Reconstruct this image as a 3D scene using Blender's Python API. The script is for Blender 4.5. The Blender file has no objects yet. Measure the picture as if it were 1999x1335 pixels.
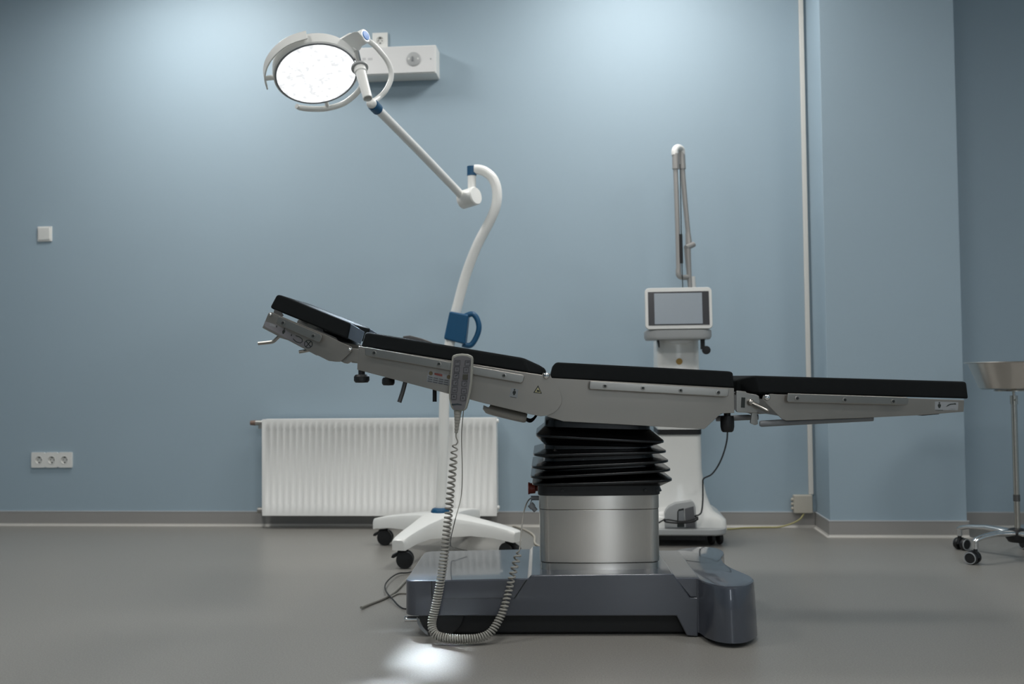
import bpy, bmesh, math, random
from mathutils import Vector, Matrix
random.seed(4)
SC = bpy.context.scene
COL = SC.collection
PI = math.pi
V = Vector

# ------------------------------------------------------------------ camera
H, D, F = 0.764, 5.1, 1944.0                      # lens height, wall distance, focal length in photo pixels
yaw, pitch, roll = [math.radians(a) for a in (4.93, 2.02, -0.6)]
cf = V((-math.sin(yaw)*math.cos(pitch), math.cos(yaw)*math.cos(pitch), math.sin(pitch)))
r0 = V((math.cos(yaw), math.sin(yaw), 0)); u0 = r0.cross(cf)
cr = math.cos(roll)*r0 + math.sin(roll)*u0; cu = cr.cross(cf)
C0 = V((0, 0, H))
cam = bpy.data.cameras.new('camera'); camo = bpy.data.objects.new('camera', cam); COL.objects.link(camo)
cam.sensor_width = 36; cam.lens = F/1999*36; cam.clip_start = 0.05
camo.matrix_world = Matrix(((cr.x, cu.x, -cf.x, 0), (cr.y, cu.y, -cf.y, 0), (cr.z, cu.z, -cf.z, H), (0, 0, 0, 1)))
cam.dof.use_dof = True; cam.dof.focus_distance = 2.98; cam.dof.aperture_fstop = 3.2
SC.camera = camo

def ray(a, b): return cf + (a-999.5)/F*cr - (b-667.5)/F*cu
def PY(a, b, y):                                   # a point of the room at depth y
    d = ray(a, b); return C0 + d*(y/d.y)
def PZ(a, b, z):                                   # a point of the room at height z
    d = ray(a, b); return C0 + d*((z-H)/d.z)
phi = math.radians(3.13)
TF = Matrix.Translation((0.12, 2.96, 0)) @ Matrix.Rotation(phi, 4, 'Z')   # the operating table stands slightly turned
TFI = TF.inverted(); TO = TF.translation; TEY = V((-math.sin(phi), math.cos(phi), 0))
def T(a, b, yl=0.0):                               # same in the table's own frame, yl behind its front plane
    d = ray(a, b); t = (yl-(C0-TO).dot(TEY))/d.dot(TEY); return TFI @ (C0+d*t)
def TZ(a, b, z): return TFI @ PZ(a, b, z)
ID = Matrix.Identity(4)

# ------------------------------------------------------------------ mesh building
def spline(pts, n=8):
    pts = [V(p) for p in pts]; out = []
    for i in range(len(pts)-1):
        p0 = pts[max(i-1, 0)]; p1 = pts[i]; p2 = pts[i+1]; p3 = pts[min(i+2, len(pts)-1)]
        for k in range(n):
            t = k/n
            out.append(0.5*((2*p1)+(p2-p0)*t+(2*p0-5*p1+4*p2-p3)*t*t+(3*p1-p0-3*p2+p3)*t**3))
    out.append(pts[-1]); return out

class MB:
    def __init__(s): s.v = []; s.f = []
    def add(s, vs, fs):
        o = len(s.v); s.v += [V(p) for p in vs]; s.f += [[i+o for i in f] for f in fs]; return s
    def box(s, x0, x1, y0, y1, z0, z1):
        return s.add([(x0,y0,z0),(x1,y0,z0),(x1,y1,z0),(x0,y1,z0),(x0,y0,z1),(x1,y0,z1),(x1,y1,z1),(x0,y1,z1)],
                     [(0,3,2,1),(4,5,6,7),(0,1,5,4),(1,2,6,5),(2,3,7,6),(3,0,4,7)])
    def prism(s, pts, ext):
        n = len(pts); e = V(ext); pts = [V(p) for p in pts]
        return s.add(pts+[p+e for p in pts], [list(range(n))[::-1], list(range(n, 2*n))]+[[i, (i+1) % n, n+(i+1) % n, n+i] for i in range(n)])
    def loft(s, rings, cap=True):
        n = len(rings[0]); vs = [p for r in rings for p in r]; fs = []
        for k in range(len(rings)-1):
            for i in range(n):
                j = (i+1) % n; fs.append([k*n+i, k*n+j, (k+1)*n+j, (k+1)*n+i])
        if cap: fs += [list(range(n))[::-1], [(len(rings)-1)*n+i for i in range(n)]]
        return s.add(vs, fs)
    def tube(s, pts, r, n=12, cap=True):
        pts = [V(p) for p in pts]; m = len(pts)
        rs = r if isinstance(r, (list, tuple)) else [r]*m
        t = (pts[1]-pts[0]).normalized(); a = t.orthogonal().normalized(); rings = []
        for i, p in enumerate(pts):
            t = (pts[min(i+1, m-1)]-pts[max(i-1, 0)])
            t = t.normalized() if t.length > 1e-9 else V((0, 0, 1))
            a = (a-t*a.dot(t)); a = a.normalized() if a.length > 1e-6 else t.orthogonal().normalized()
            b = t.cross(a)
            rings.append([p+rs[i]*(math.cos(2*PI*k/n)*a+math.sin(2*PI*k/n)*b) for k in range(n)])
        return s.loft(rings, cap)
    def cyl(s, p0, p1, ra, rb=None, n=24): return s.tube([p0, p1], [ra, ra if rb is None else rb], n)
    def lathe(s, prof, o, ax=(0, 0, 1), n=32, cap=True):
        ax = V(ax).normalized(); a = ax.orthogonal().normalized(); b = ax.cross(a); o = V(o)
        return s.loft([[o+ax*h+max(r, 1e-4)*(math.cos(2*PI*k/n)*a+math.sin(2*PI*k/n)*b) for k in range(n)] for r, h in prof], cap)
    def ball(s, c, r, n=16): return s.lathe([(r*math.sin(PI*k/n), -r*math.cos(PI*k/n)) for k in range(n+1)], c, n=n*2)

def build(name, mb, mat, frame, M, bevel=0, seg=2, sharp=35, bang=30, corner=None):
    me = bpy.data.meshes.new(name); bm = bmesh.new()
    X = M.inverted() @ frame
    vs = [bm.verts.new(X @ p) for p in mb.v]; bm.verts.ensure_lookup_table()
    for f in mb.f:
        try: bm.faces.new([vs[i] for i in f])
        except ValueError: pass
    bmesh.ops.remove_doubles(bm, verts=bm.verts, dist=1e-6)
    bmesh.ops.recalc_face_normals(bm, faces=bm.faces)
    if corner:                                     # (test on both ends of an edge, radius): large rounded corners
        es = [e for e in bm.edges if all(corner[0](v.co) for v in e.verts) and abs(e.verts[0].co.z-e.verts[1].co.z) > .03]
        bmesh.ops.bevel(bm, geom=es, offset=corner[1], segments=6, profile=0.5, affect='EDGES', clamp_overlap=True)
    if bevel:
        es = [e for e in bm.edges if len(e.link_faces) == 2 and e.calc_face_angle(0) > math.radians(bang)]
        bmesh.ops.bevel(bm, geom=es, offset=bevel, segments=seg, profile=0.5, affect='EDGES', clamp_overlap=True)
    bm.to_mesh(me); bm.free()
    for p in me.polygons: p.use_smooth = True
    me.set_sharp_from_angle(angle=math.radians(sharp))
    me.materials.append(mat)
    return me

ROOTM = {}
def obj(name, mb, mat, parent=None, frame=ID, label=None, **kw):
    if parent is not None: M = ROOTM[parent.name]
    else:
        pts = [frame @ p for p in mb.v]
        lo = [min(p[i] for p in pts) for i in range(3)]; hi = [max(p[i] for p in pts) for i in range(3)]
        M = Matrix.Translation(((lo[0]+hi[0])/2, (lo[1]+hi[1])/2, lo[2]))
    o = bpy.data.objects.new(name, build(name, mb, mat, frame, M, **kw)); COL.objects.link(o)
    if kw.get('bevel'):
        wn = o.modifiers.new('normals', 'WEIGHTED_NORMAL'); wn.keep_sharp = True; wn.weight = 60
    if parent is not None: o.parent = parent
    else: o.matrix_world = M
    ROOTM[o.name] = M
    if label: o['label'] = label
    return o
def thing(name, label, cat, loc, rotz=0, group=None):
    o = bpy.data.objects.new(name, None); COL.objects.link(o); o.empty_display_size = 0.1
    M = Matrix.Translation(loc) @ Matrix.Rotation(rotz, 4, 'Z'); o.matrix_world = M; ROOTM[o.name] = M
    o['label'] = label; o['category'] = cat
    if group: o['group'] = group
    return o
def tag(o, label, cat, group=None):
    o['label'] = label; o['category'] = cat
    if group: o['group'] = group
    return o
def struct(name, mb, mat, **kw):
    o = obj(name, mb, mat, **kw); o['kind'] = 'structure'; return o

# ------------------------------------------------------------------ materials
def lin(c):
    return tuple(x/12.92 if x <= 0.04045 else ((x+0.055)/1.055)**2.4 for x in c)
def hexc(h): return lin([int(h[i:i+2], 16)/255 for i in (0, 2, 4)])
def mat(name, col, rough=0.5, metal=0, coat=0, var=0, hard=0, vscale=30, bump=0, bscale=300, stretch=None, emit=0, rvar=0, spec=0.5):
    m = bpy.data.materials.new(name); m.use_nodes = True; nt = m.node_tree; b = nt.nodes['Principled BSDF']
    c = hexc(col) if isinstance(col, str) else col
    b.inputs['Base Color'].default_value = (*c, 1); b.inputs['Roughness'].default_value = rough
    b.inputs['Metallic'].default_value = metal; b.inputs['Coat Weight'].default_value = coat; b.inputs['Coat Roughness'].default_value = 0.035
    b.inputs['Specular IOR Level'].default_value = spec
    if emit: b.inputs['Emission Color'].default_value = (*c, 1); b.inputs['Emission Strength'].default_value = emit
    tc = nt.nodes.new('ShaderNodeTexCoord'); mp = nt.nodes.new('ShaderNodeMapping'); nt.links.new(tc.outputs['Object'], mp.inputs[0])
    if stretch: mp.inputs['Scale'].default_value = stretch
    n = nt.nodes.new('ShaderNodeTexNoise'); n.inputs['Scale'].default_value = vscale; n.inputs['Detail'].default_value = 4
    nt.links.new(mp.outputs[0], n.inputs['Vector'])
    if var:
        mx = nt.nodes.new('ShaderNodeMixRGB'); mx.blend_type = 'MIX'
        mx.inputs[1].default_value = (*[x*(1-var) for x in c], 1); mx.inputs[2].default_value = (*[min(x*(1+var), 1) for x in c], 1)
        src = n.outputs['Fac']
        if hard:
            hr = nt.nodes.new('ShaderNodeMapRange'); hr.inputs['From Min'].default_value = .5-hard; hr.inputs['From Max'].default_value = .5+hard
            nt.links.new(src, hr.inputs[0]); src = hr.outputs[0]
        nt.links.new(src, mx.inputs[0]); nt.links.new(mx.outputs[0], b.inputs['Base Color'])
    if rvar:
        mr = nt.nodes.new('ShaderNodeMapRange'); mr.inputs['To Min'].default_value = max(rough-rvar, 0.02); mr.inputs['To Max'].default_value = rough+rvar
        nt.links.new(n.outputs['Fac'], mr.inputs[0]); nt.links.new(mr.outputs[0], b.inputs['Roughness'])
    if bump:
        n2 = nt.nodes.new('ShaderNodeTexNoise'); n2.inputs['Scale'].default_value = bscale; n2.inputs['Detail'].default_value = 3
        nt.links.new(mp.outputs[0], n2.inputs['Vector'])
        bp = nt.nodes.new('ShaderNodeBump'); bp.inputs['Strength'].default_value = bump; bp.inputs['Distance'].default_value = 0.002
        nt.links.new(n2.outputs['Fac'], bp.inputs['Height']); nt.links.new(bp.outputs[0], b.inputs['Normal'])
    return m

M_wall = mat('blue_wall_paint', '98abb7', 0.62, var=0.02, vscale=3, bump=0.12, bscale=260)
M_ceil = mat('ceiling_paint', 'c9cac8', 0.9)
M_floor = mat('grey_vinyl_floor', '85837e', 0.36, var=0.13, hard=.12, vscale=210, bump=0.06, bscale=500, rvar=0.05)
_nt = M_floor.node_tree
M_base = mat('grey_vinyl_skirting', '979592', 0.5, var=0.06, vscale=300)
M_cove = mat('cove_strip_highlight', 'bdbab4', 0.4)  # light caught by the cove is put into its paler colour
M_steel = mat('brushed_stainless_steel', (0.32, 0.30, 0.272), 0.40, 1, var=0.05, vscale=14, stretch=(1, 1, 1), rvar=0.05)
M_steelv = mat('satin_column_steel', (0.56, 0.535, 0.50), 0.30, 1, var=0.03, vscale=60, stretch=(8, 8, 0.6), rvar=0.04)
def brush(m, an=.85, rot=0.0):
    nt = m.node_tree; b = nt.nodes['Principled BSDF']; t = nt.nodes.new('ShaderNodeTangent'); t.direction_type = 'RADIAL'; t.axis = 'Z'
    b.inputs['Anisotropic'].default_value = an; b.inputs['Anisotropic Rotation'].default_value = rot; nt.links.new(t.outputs[0], b.inputs['Tangent'])
brush(M_steelv, .9, .25)
M_chrome = mat('polished_chrome', (0.75, 0.75, 0.75), 0.12, 1)
M_rail = mat('rail_steel', (0.36, 0.343, 0.315), 0.3, 1, var=0.04, vscale=20, stretch=(1, 8, 8))
M_dsteel = mat('dark_steel', (0.16, 0.155, 0.15), 0.45, 1)
M_pad = mat('black_vinyl_upholstery', '1d1f20', 0.9, var=0.12, vscale=60, bump=0.06, bscale=900, spec=0.05)
M_black = mat('black_plastic', '141517', 0.45, var=0.1)
M_rubber = mat('black_bellows_rubber', '0b0c0d', 0.22, bump=0.08, bscale=30)
M_under = mat('black_undercarriage', '0e0f11', 0.55)
M_base_paint = mat('anthracite_metallic_paint', '464a53', 0.28, 0.25, coat=0.9, var=0.04, vscale=700)
M_white = mat('white_enamel', 'ebebe7', 0.35, coat=0.2)
M_rad = mat('radiator_white', 'efefec', 0.35)
M_plastic = mat('white_plastic', 'e0e0dc', 0.42)
M_grayp = mat('light_grey_plastic', 'a9abab', 0.45)
M_mgray = mat('mid_grey_plastic', '808386', 0.45)
M_handset = mat('handset_grey', '5d5c5f', 0.5)
M_handshell = mat('handset_shell_grey', '8c8c84', 0.45)
M_cord = mat('grey_cord', '8f8d86', 0.5)
M_blue = mat('blue_plastic', '0a4c72', 0.42)
M_teal = mat('blue_grey_pad_link', '4d5966', 0.5)
M_brass = mat('brass_fitting', (0.42, 0.33, 0.22), 0.4, 0.8)
M_red = mat('dark_red_button', '7a2a1c', 0.4)
M_label = mat('pale_label', '868a8d', 0.5)
M_ink = mat('dark_print', '18201f', 0.6)
M_redink = mat('red_print', '82443f', 0.6)
M_yellow = mat('yellow_print', 'a9a27c', 0.5)
M_amber = mat('amber_print', '5c5138', 0.5)
M_btn = mat('button_grey', '58585c', 0.5)
M_btnd = mat('dark_button', '34332c', 0.5)
M_disp = mat('display_glass', '9aa3ab', 0.22, coat=0.5, spec=0.6)
M_bezel = mat('display_bezel', '48484a', 0.25, 0.6)
M_gold = mat('gold_seal', 'b08a3c', 0.4)

# ------------------------------------------------------------------ room shell
XL, XR, YF, ZC = -4.6, 3.4, -3.2, 3.05
px0 = PZ(1620, 1048, 0).x; px1 = PZ(1888, 1049, 0).x; PYF = PZ(1750, 1049, 0).y     # pillar
struct('floor', MB().box(XL-.1, XR+.1, YF-.1, D+.1, -0.1, 0), M_floor)
struct('ceiling', MB().box(XL-.1, XR+.1, YF-.1, D+.1, ZC, ZC+.1), M_ceil)
struct('wall_back', MB().box(XL-.1, XR+.1, D, D+.1, 0, ZC), M_wall)
struct('wall_left', MB().box(XL-.1, XL, YF, D, 0, ZC), M_wall)
struct('wall_right', MB().box(XR, XR+.1, YF, D, 0, ZC), M_wall)
# front wall behind the camera with an opening for the added window
wx0, wx1, wz0, wz1 = 0.72, 1.28, 0.75, 2.3
struct('wall_front', MB().box(XL, wx0, YF-.1, YF, 0, ZC).box(wx1, XR, YF-.1, YF, 0, ZC).box(wx0, wx1, YF-.1, YF, 0, wz0).box(wx0, wx1, YF-.1, YF, wz1, ZC), M_wall)
w1 = struct('added_window', MB().box(wx0, wx0+.05, YF-.08, YF+.01, wz0, wz1).box(wx1-.05, wx1, YF-.08, YF+.01, wz0, wz1).box(wx0+.05, wx1-.05, YF-.08, YF+.01, wz0, wz0+.05).box(wx0+.05, wx1-.05, YF-.08, YF+.01, wz1-.05, wz1), M_plastic)  # unseen window, added and narrowed for the column's bright reflection
M_day = mat('added_pane_glow', (0.85, 0.93, 1.0), 0.3, emit=3.2)  # pane glows to put a bright band on the column steel
obj('added_window_pane', MB().box(wx0+.05, wx1-.05, YF-.05, YF-.04, wz0+.05, wz1-.05), M_day, parent=w1)
struct('wall_pillar', MB().box(px0, px1, PYF, D+.0, 0, ZC), M_wall, bevel=0.004)
zb = PY(700, 999.3, D).z; zs = 0.016
bt = 0.006
struct('baseboard_back', MB().box(XL, px0-bt, D-bt, D, 0, zb).box(px1+bt, XR, D-bt, D, 0, zb), M_base, bevel=0.002)
struct('baseboard_pillar', MB().prism([(px0-bt, D-bt, 0), (px0-bt, PYF-bt, 0), (px1+bt, PYF-bt, 0), (px1+bt, D-bt, 0), (px1, D-bt, 0), (px1, PYF, 0), (px0, PYF, 0), (px0, D-bt, 0)], (0, 0, zb)), M_base, bevel=0.0015)
def cove(path):
    """concave cove fillet swept along a horizontal path of (x, y, nx, ny): n points into the room"""
    rings = []
    for x, y, nx, ny in path:
        R_ = 0.013; prof = [(0, R_)]+[(R_-R_*math.cos(a), R_-R_*math.sin(a)) for a in [PI/2*k/6 for k in range(1, 6)]]+[(R_, 0.0015), (R_, 0), (0, 0)]
        rings.append([V((x+nx*d, y+ny*d, z)) for d, z in prof])
    return MB().loft(rings)
struct('trim_1', cove([(XL, D-bt, 0, -1), (px0-bt, D-bt, -1, -1), (px0-bt, PYF-bt, -1, -1), (px1+bt, PYF-bt, 1, -1), (px1+bt, D-bt, 1, -1), (XR, D-bt, 0, -1)]), M_cove, sharp=60)
struct('trim_2', MB().box(XL, px0-bt, D-bt-.001, D, zb, zb+.005).box(px0-bt-.001, px1+bt+.001, PYF-bt-.001, PYF, zb, zb+.005).box(px0-bt-.001, px0, PYF, D-bt-.001, zb, zb+.005).box(px1+bt, XR, D-bt-.001, D, zb, zb+.005), mat('skirting_cap', 'b6b9bb', 0.45))

# ------------------------------------------------------------------ wall fittings
def plate_px(mb, pts, y, thick, f=PY):
    return mb.prism([f(a, b, y) for a, b in pts], (0, thick, 0))
# light switch
p = PY(88.5, 457, D)
s = thing('light_switch', 'square white light switch alone on the left of the blue wall', 'light switch', (p.x, D, p.z-.041))
obj('frame', MB().box(p.x-.0405, p.x+.0405, D-.009, D, p.z-.0405, p.z+.0405), M_plastic, s, bevel=0.003)
obj('rocker', MB().prism([(p.x-.032, D-.009, p.z-.032), (p.x-.032, D-.013, p.z-.032), (p.x-.032, D-.018, p.z+.032), (p.x-.032, D-.009, p.z+.032)], (.064, 0, 0)), M_plastic, s, bevel=0.002)
# triple socket
def socket_insert(parent, x, y, z, m=M_plastic):
    so = obj('socket', MB().lathe([(.0215, 0), (.0215, .0015), (.0192, .0015), (.018, -.0085), (.0001, -.0085)], (x, y, z), (0, -1, 0), n=36, cap=False), m, parent)
    obj('contact', MB().cyl((x-.0095, y+.009, z), (x-.0095, y+.008, z), .0028, n=12).cyl((x+.0095, y+.009, z), (x+.0095, y+.008, z), .0028, n=12).box(x-.0035, x+.0035, y+.003, y+.006, z+.011, z+.0165).box(x-.0035, x+.0035, y+.003, y+.006, z-.0165, z-.011), M_ink, so)
def frame_with_holes(x, z, n, w, y0=None):
    mb = MB(); y1 = D; y0 = D-.010
    for k in range(n):
        cx = x+(k-(n-1)/2)*.071; hw = .0405 if n == 1 else .0355
        xa = cx-hw-(.0065 if (n > 1 and k == 0) else 0)*1; xb = cx+hw+(.0065 if (n > 1 and k == n-1) else 0)
        N = 32; ci = []; sq = []
        for i in range(N):
            a = 2*PI*i/N; c_, s_ = math.cos(a), math.sin(a)
            ci.append((cx+.0215*c_, z+.0215*s_))
            t = min((xb-cx if c_ > 0 else cx-xa)/abs(c_) if abs(c_) > 1e-6 else 9, .0405/abs(s_) if abs(s_) > 1e-6 else 9)
            sq.append((cx+c_*t, z+s_*t))
        vs = [(a, y0, b) for a, b in sq]+[(a, y0, b) for a, b in ci]+[(a, D-.0015, b) for a, b in ci]+[(a, y1, b) for a, b in sq]
        fs = []
        for i in range(N):
            j = (i+1) % N
            fs += [(i, j, N+j, N+i), (N+i, N+j, 2*N+j, 2*N+i), (3*N+i, 3*N+j, j, i)]
        mb.add(vs, fs)
    return mb
p = PY(102.5, 897.5, D)
s = thing('triple_socket', 'white triple wall socket low on the left of the blue wall', 'socket', (p.x, D, p.z-.041))
obj('frame', frame_with_holes(p.x, p.z, 3, .222), M_plastic, s)
for k in (-1, 0, 1): socket_insert(s, p.x+k*.071, D-.010, p.z)
# white box with a grey disc, and the socket over it
yb = D-.12
a = PY(688, 88, yb); b = PY(851.5, 142.5, yb)
x0, x1, z1, z0 = a.x, b.x, (PY(851, 86.5, yb).z), b.z
s = thing('wall_box', 'long white wall box with a round grey disc behind the lamp head', 'box', ((x0+x1)/2, D, z0))
obj('housing', MB().box(x0, x1, yb+.004, D, z0, z1), M_plastic, s, bevel=0.006)
obj('lid', MB().box(x0+.006, x1-.006, yb-.002, yb+.006, z0+.006, z1-.006), mat('lid_white', 'd9d9d8', 0.4), s, bevel=0.003)
pc = PY(807.5, 115.5, yb)
dk = obj('disc', MB().lathe([(.036, 0), (.036, .003), (.033, .0045), (.0001, .0045)], (pc.x, yb-.002, pc.z), (0, -1, 0), n=40), M_grayp, s, label='round grey disc')
obj('switch', MB().box(pc.x-.009, pc.x-.001, yb-.011, yb-.006, pc.z-.012, pc.z+.012), M_mgray, dk, bevel=0.001)
obj('screw', MB().lathe([(.005, 0), (.004, .002), (.0001, .002)], (pc.x+.023, yb-.0062, pc.z), (0, -1, 0), n=12), M_plastic, dk)
obj('screw', MB().lathe([(.005, 0), (.004, .002), (.0001, .002)], (pc.x-.023, yb-.0062, pc.z), (0, -1, 0), n=12), M_plastic, dk)
for uu, w in ((711, .018), (723, .024)):
    q = PY(uu, 115.5, yb); obj('print', MB().box(q.x-w/2, q.x+w/2, yb-.0027, yb-.001, q.z-.006, q.z+.006), mat('faint_print', 'bdbdbd', 0.5), s)
q = PY(841, 115, yb); obj('lid_screw', MB().lathe([(.003, 0), (.003, .002)], (q.x, yb-.0015, q.z), (0, -1, 0), n=10), M_mgray, s)
p = PY(742.5, 80, D)
s = thing('wall_socket', 'single white wall socket just above the long white box', 'socket', (p.x, D, p.z-.041))
obj('frame', frame_with_holes(p.x, p.z, 1, .081), M_plastic, s)
socket_insert(s, p.x, D-.010, p.z)
# conduit and junction box
jb = PY(1568.5, 984.5, D-.04); jw = .05
s = thing('junction_box', 'beige junction box in the wall corner at the foot of the conduit', 'junction box', (jb.x, D, jb.z-jw))
M_beige = mat('aged_white_plastic', 'b9b4a8', 0.5)
obj('housing', MB().box(jb.x-jw*.92, jb.x+jw*.92, D-.04, D-.001, jb.z-jw*.9, jb.z+jw*.9), M_beige, s, bevel=0.006)
for k in (-1, 0, 1):
    obj('gland', MB().cyl((jb.x-jw*.92, D-.02, jb.z+k*.022), (jb.x-jw*1.12, D-.02, jb.z+k*.022), .008, n=14), M_beige, s)
cx = PY(1583.5, 960, D-.012).x
o = obj('conduit', MB().box(cx-.0115, cx+.0115, D-.020, D-.001, jb.z+jw*.9, ZC), mat('conduit_white', 'd6d3cc', 0.35), bevel=0.005)
tag(o, 'white vertical cable conduit running up the wall beside the pillar', 'conduit')
mb = MB().tube(spline([PY(1570, 1001, D-.03), PY(1562, 1013, D-.04), PY(1545, 1022, D-.04), PY(1522, 1028.5, D-.03), (PY(1495, 1031, D-.03).x, D-.03, .0045), (PY(1455, 1031, D-.04).x, D-.045, .0045), (PY(1430, 1032, D-.06).x, D-.08, .0045), (PY(1405, 1032, D-.06).x, D-.09, .0045)], 8), .004, 8)
tag(obj('earth_cable', mb, mat('yellow_green_sheath', 'a39c6a', 0.5)), 'thin yellowish cable along the skirting from the junction box', 'cable')

# ------------------------------------------------------------------ radiator
yr = D-.105
q0 = PY(511.5, 818, yr); q1 = PY(969.5, 1006, yr)
rx0, rx1, rz1, rz0 = q0.x, q1.x, PY(740, 817.5, yr).z, PY(740, 1007, yr).z
s = thing('radiator', 'white ribbed panel radiator on the blue wall under the table head', 'radiator', ((rx0+rx1)/2, D-.05, rz0))
mb = MB(); nch = 35; W = rx1-rx0; mgn = .012; pit = (W-2*mgn)/nch
xs = [(rx0, 0)]
for k in range(nch):
    b_ = rx0+mgn+k*pit
    xs += [(b_, 0), (b_+pit*.08, 0), (b_+pit*.42, 1), (b_+pit*.70, 1), (b_+pit*.99, 0)]
xs += [(rx1, 0)]
hh = rz1-rz0
zsl = [(rz0, 0), (rz0+.056, 0), (rz0+.063, 1), (rz1-.051, 1), (rz1-.044, 0), (rz1, 0)]
vs = [(x, yr+.006*d*e, z) for z, e in zsl for x, d in xs]; nx = len(xs)
fs = [(j*nx+i, j*nx+i+1, (j+1)*nx+i+1, (j+1)*nx+i) for j in range(len(zsl)-1) for i in range(nx-1)]
mb.add(vs, fs)
mb.box(rx0, rx1, yr+.0105, yr+.022, rz0, rz1)
obj('front_panel', mb, M_rad, s, sharp=33)
obj('side_cover', MB().box(rx0-.002, rx0+.002, yr+.002, yr+.075, rz0+.012, rz1-.004), M_rad, s, bevel=0.001)
obj('side_cover', MB().box(rx1-.002, rx1+.002, yr+.002, yr+.075, rz0+.012, rz1-.004), M_rad, s, bevel=0.001)
obj('back_panel', MB().box(rx0+.01, rx1-.01, yr+.06, yr+.072, rz0+.01, rz1-.01), M_rad, s)
mb = MB()
for k in range(40):
    x = rx0+.02+k*(W-.04)/40; mb.box(x, x+.018, yr+.025, yr+.065, rz1-.012, rz1-.006)
mb.box(rx0, rx1, yr+.001, yr+.024, rz1-.006, rz1+.001); mb.box(rx0, rx1, yr+.064, yr+.075, rz1-.006, rz1+.001)
obj('top_grille', mb, M_rad, s)
zz = PY(500, 826, yr).z; xx = PY(511, 826, yr).x
v_ = obj('valve', MB().cyl((xx+.002, yr+.04, zz), (xx-.045, yr+.04, zz), .014, n=16).cyl((xx-.02, yr+.04, zz), (xx-.02, yr+.04, zz-.03), .012, n=16), mat('nickel_valve', (0.42, 0.42, 0.40), 0.35, 0.9), s)
obj('valve_cap', MB().cyl((xx-.045, yr+.04, zz), (xx-.073, yr+.04, zz), .014, .012, n=16), mat('terracotta_cap', '7c665a', 0.5), v_)
zz2 = PY(500, 998, yr).z
obj('pipe_union', MB().cyl((xx+.002, yr+.04, zz2), (xx-.034, yr+.04, zz2), .016, n=16).tube(spline([(xx-.02, yr+.04, zz2), (xx-.028, yr+.05, zz2-.004), (xx-.03, D, zz2-.004)], 6), .009), mat('nickel_union', (0.35, 0.34, 0.32), 0.4, 0.9), s)
for v0 in (822, 992):
    q = PY(972, v0, yr); obj('vent_plug', MB().cyl((rx1-.001, yr+.03, q.z), (rx1+.012, yr+.03, q.z), .010, n=14), M_rad, s)
for x in (rx0+.2, rx1-.2):
    obj('bracket', MB().box(x-.015, x+.015, yr+.06, D, rz0+.1, rz1-.1), M_rad, s)

# ------------------------------------------------------------------ operating table
tb = thing('operating_table', 'long black padded steel operating table on a grey wheeled base', 'operating table', TO, phi)
def tobj(name, mb, m, parent=None, **kw): return obj(name, mb, m, parent or tb, TF, **kw)
def tplate(pts, y, th, mb=None):
    return (mb or MB()).prism([T(a, b, y) for a, b in pts], (0, th, 0))
# --- base
y1b = 0.50
base = tobj('base_cover', tplate([(790, 1134), (1029.5, 1129), (1032, 1128.4), (1036.5, 1122.5), (1314, 1119.8), (1347.5, 1166.5), (1363, 1167), (1363, 1243), (1341, 1241), (1321, 1202.5), (790, 1202.5)], 0, y1b), M_base_paint, bevel=0.005, seg=3, corner=(lambda c: c.x < -.69, .035))
tobj('base_lid', tplate([(843.5, 1134.5), (1027, 1131.8), (1003, 1167.4), (844, 1168.6)], -.0022, .004), M_base_paint, base, bevel=0.0012, seg=2)
tobj('lid_seam', tplate([(841.8, 1134), (843.3, 1134), (844.2, 1169.4), (842.6, 1169.4)], -.0004, .001), M_ink, base)
tobj('lid_seam', tplate([(1003, 1168.6), (1027.5, 1131.5), (1029.5, 1131.5), (1005, 1168.6)], -.0004, .001), M_ink, base)
tobj('base_shoulder', tplate([(1316, 1127.5), (1366, 1127.5), (1366, 1166.3), (1347.8, 1166.3)], 0.002, y1b-.04), M_base_paint, base, bevel=0.004, seg=3)
zt = 0.168
plan = [TZ(a, b, zt) for a, b in [(1363, 1131), (1378, 1138), (1398, 1143.5), (1422, 1146), (1446, 1145), (1464, 1140), (1473, 1133), (1468, 1126.5), (1455, 1120.5), (1434, 1111.5), (1419, 1103), (1411, 1095), (1409.5, 1089), (1414, 1081), (1411, 1074.5), (1398, 1069), (1372, 1066.5), (1340, 1069)]]
plan = [V((p.x, p.y)) for p in plan]+[V((.10, .42)), V((.10, .06))]
cen = V((.2, .2))
k = len(plan); crv = spline([V((*p, 0)) for p in plan[:18]], 4)
plan2 = [V((p.x, p.y)) for p in crv]+plan[18:]
def ring(z, sc): 
    return [V((cen.x+(p.x-cen.x)*(sc if p.x > .17 else 1), cen.y+(p.y-cen.y)*(sc if p.x > .17 else 1), z)) for p in plan2]
tobj('wheel_housing', MB().loft([ring(.014, 1.035), ring(.03, 1.03), ring(.10, 1.012), ring(.158, .995), ring(.166, .985), ring(.169, .96)]), M_base_paint, base, sharp=28)
tobj('underbody', MB().box(-.60, .135, .03, .47, .004, .066), M_under, bevel=0.008)
for (x, y) in ((-.592, .012), (-.592, .44), (.27, -.03), (.24, .40)):
    big = x < 0
    rr = .068 if big else .03
    w = tobj('caster', MB().lathe([(rr*.6, 0), (rr*.97, .002), (rr, .006), (rr, .026), (rr*.97, .030), (rr*.6, .032)], (x, y, rr), (0, 1, 0), n=40), M_under)
    if big:
        if y < .1: tobj('wheel_disc', tplate([(813, 1205), (815, 1217), (820, 1227), (829, 1236), (835.5, 1240.5), (834.5, 1234), (827, 1226), (820, 1216), (815.5, 1205)], y-.001, .004), M_mgray, w, label='grey crescent on the wheel side')
q = T(800, 1208, .05)
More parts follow.
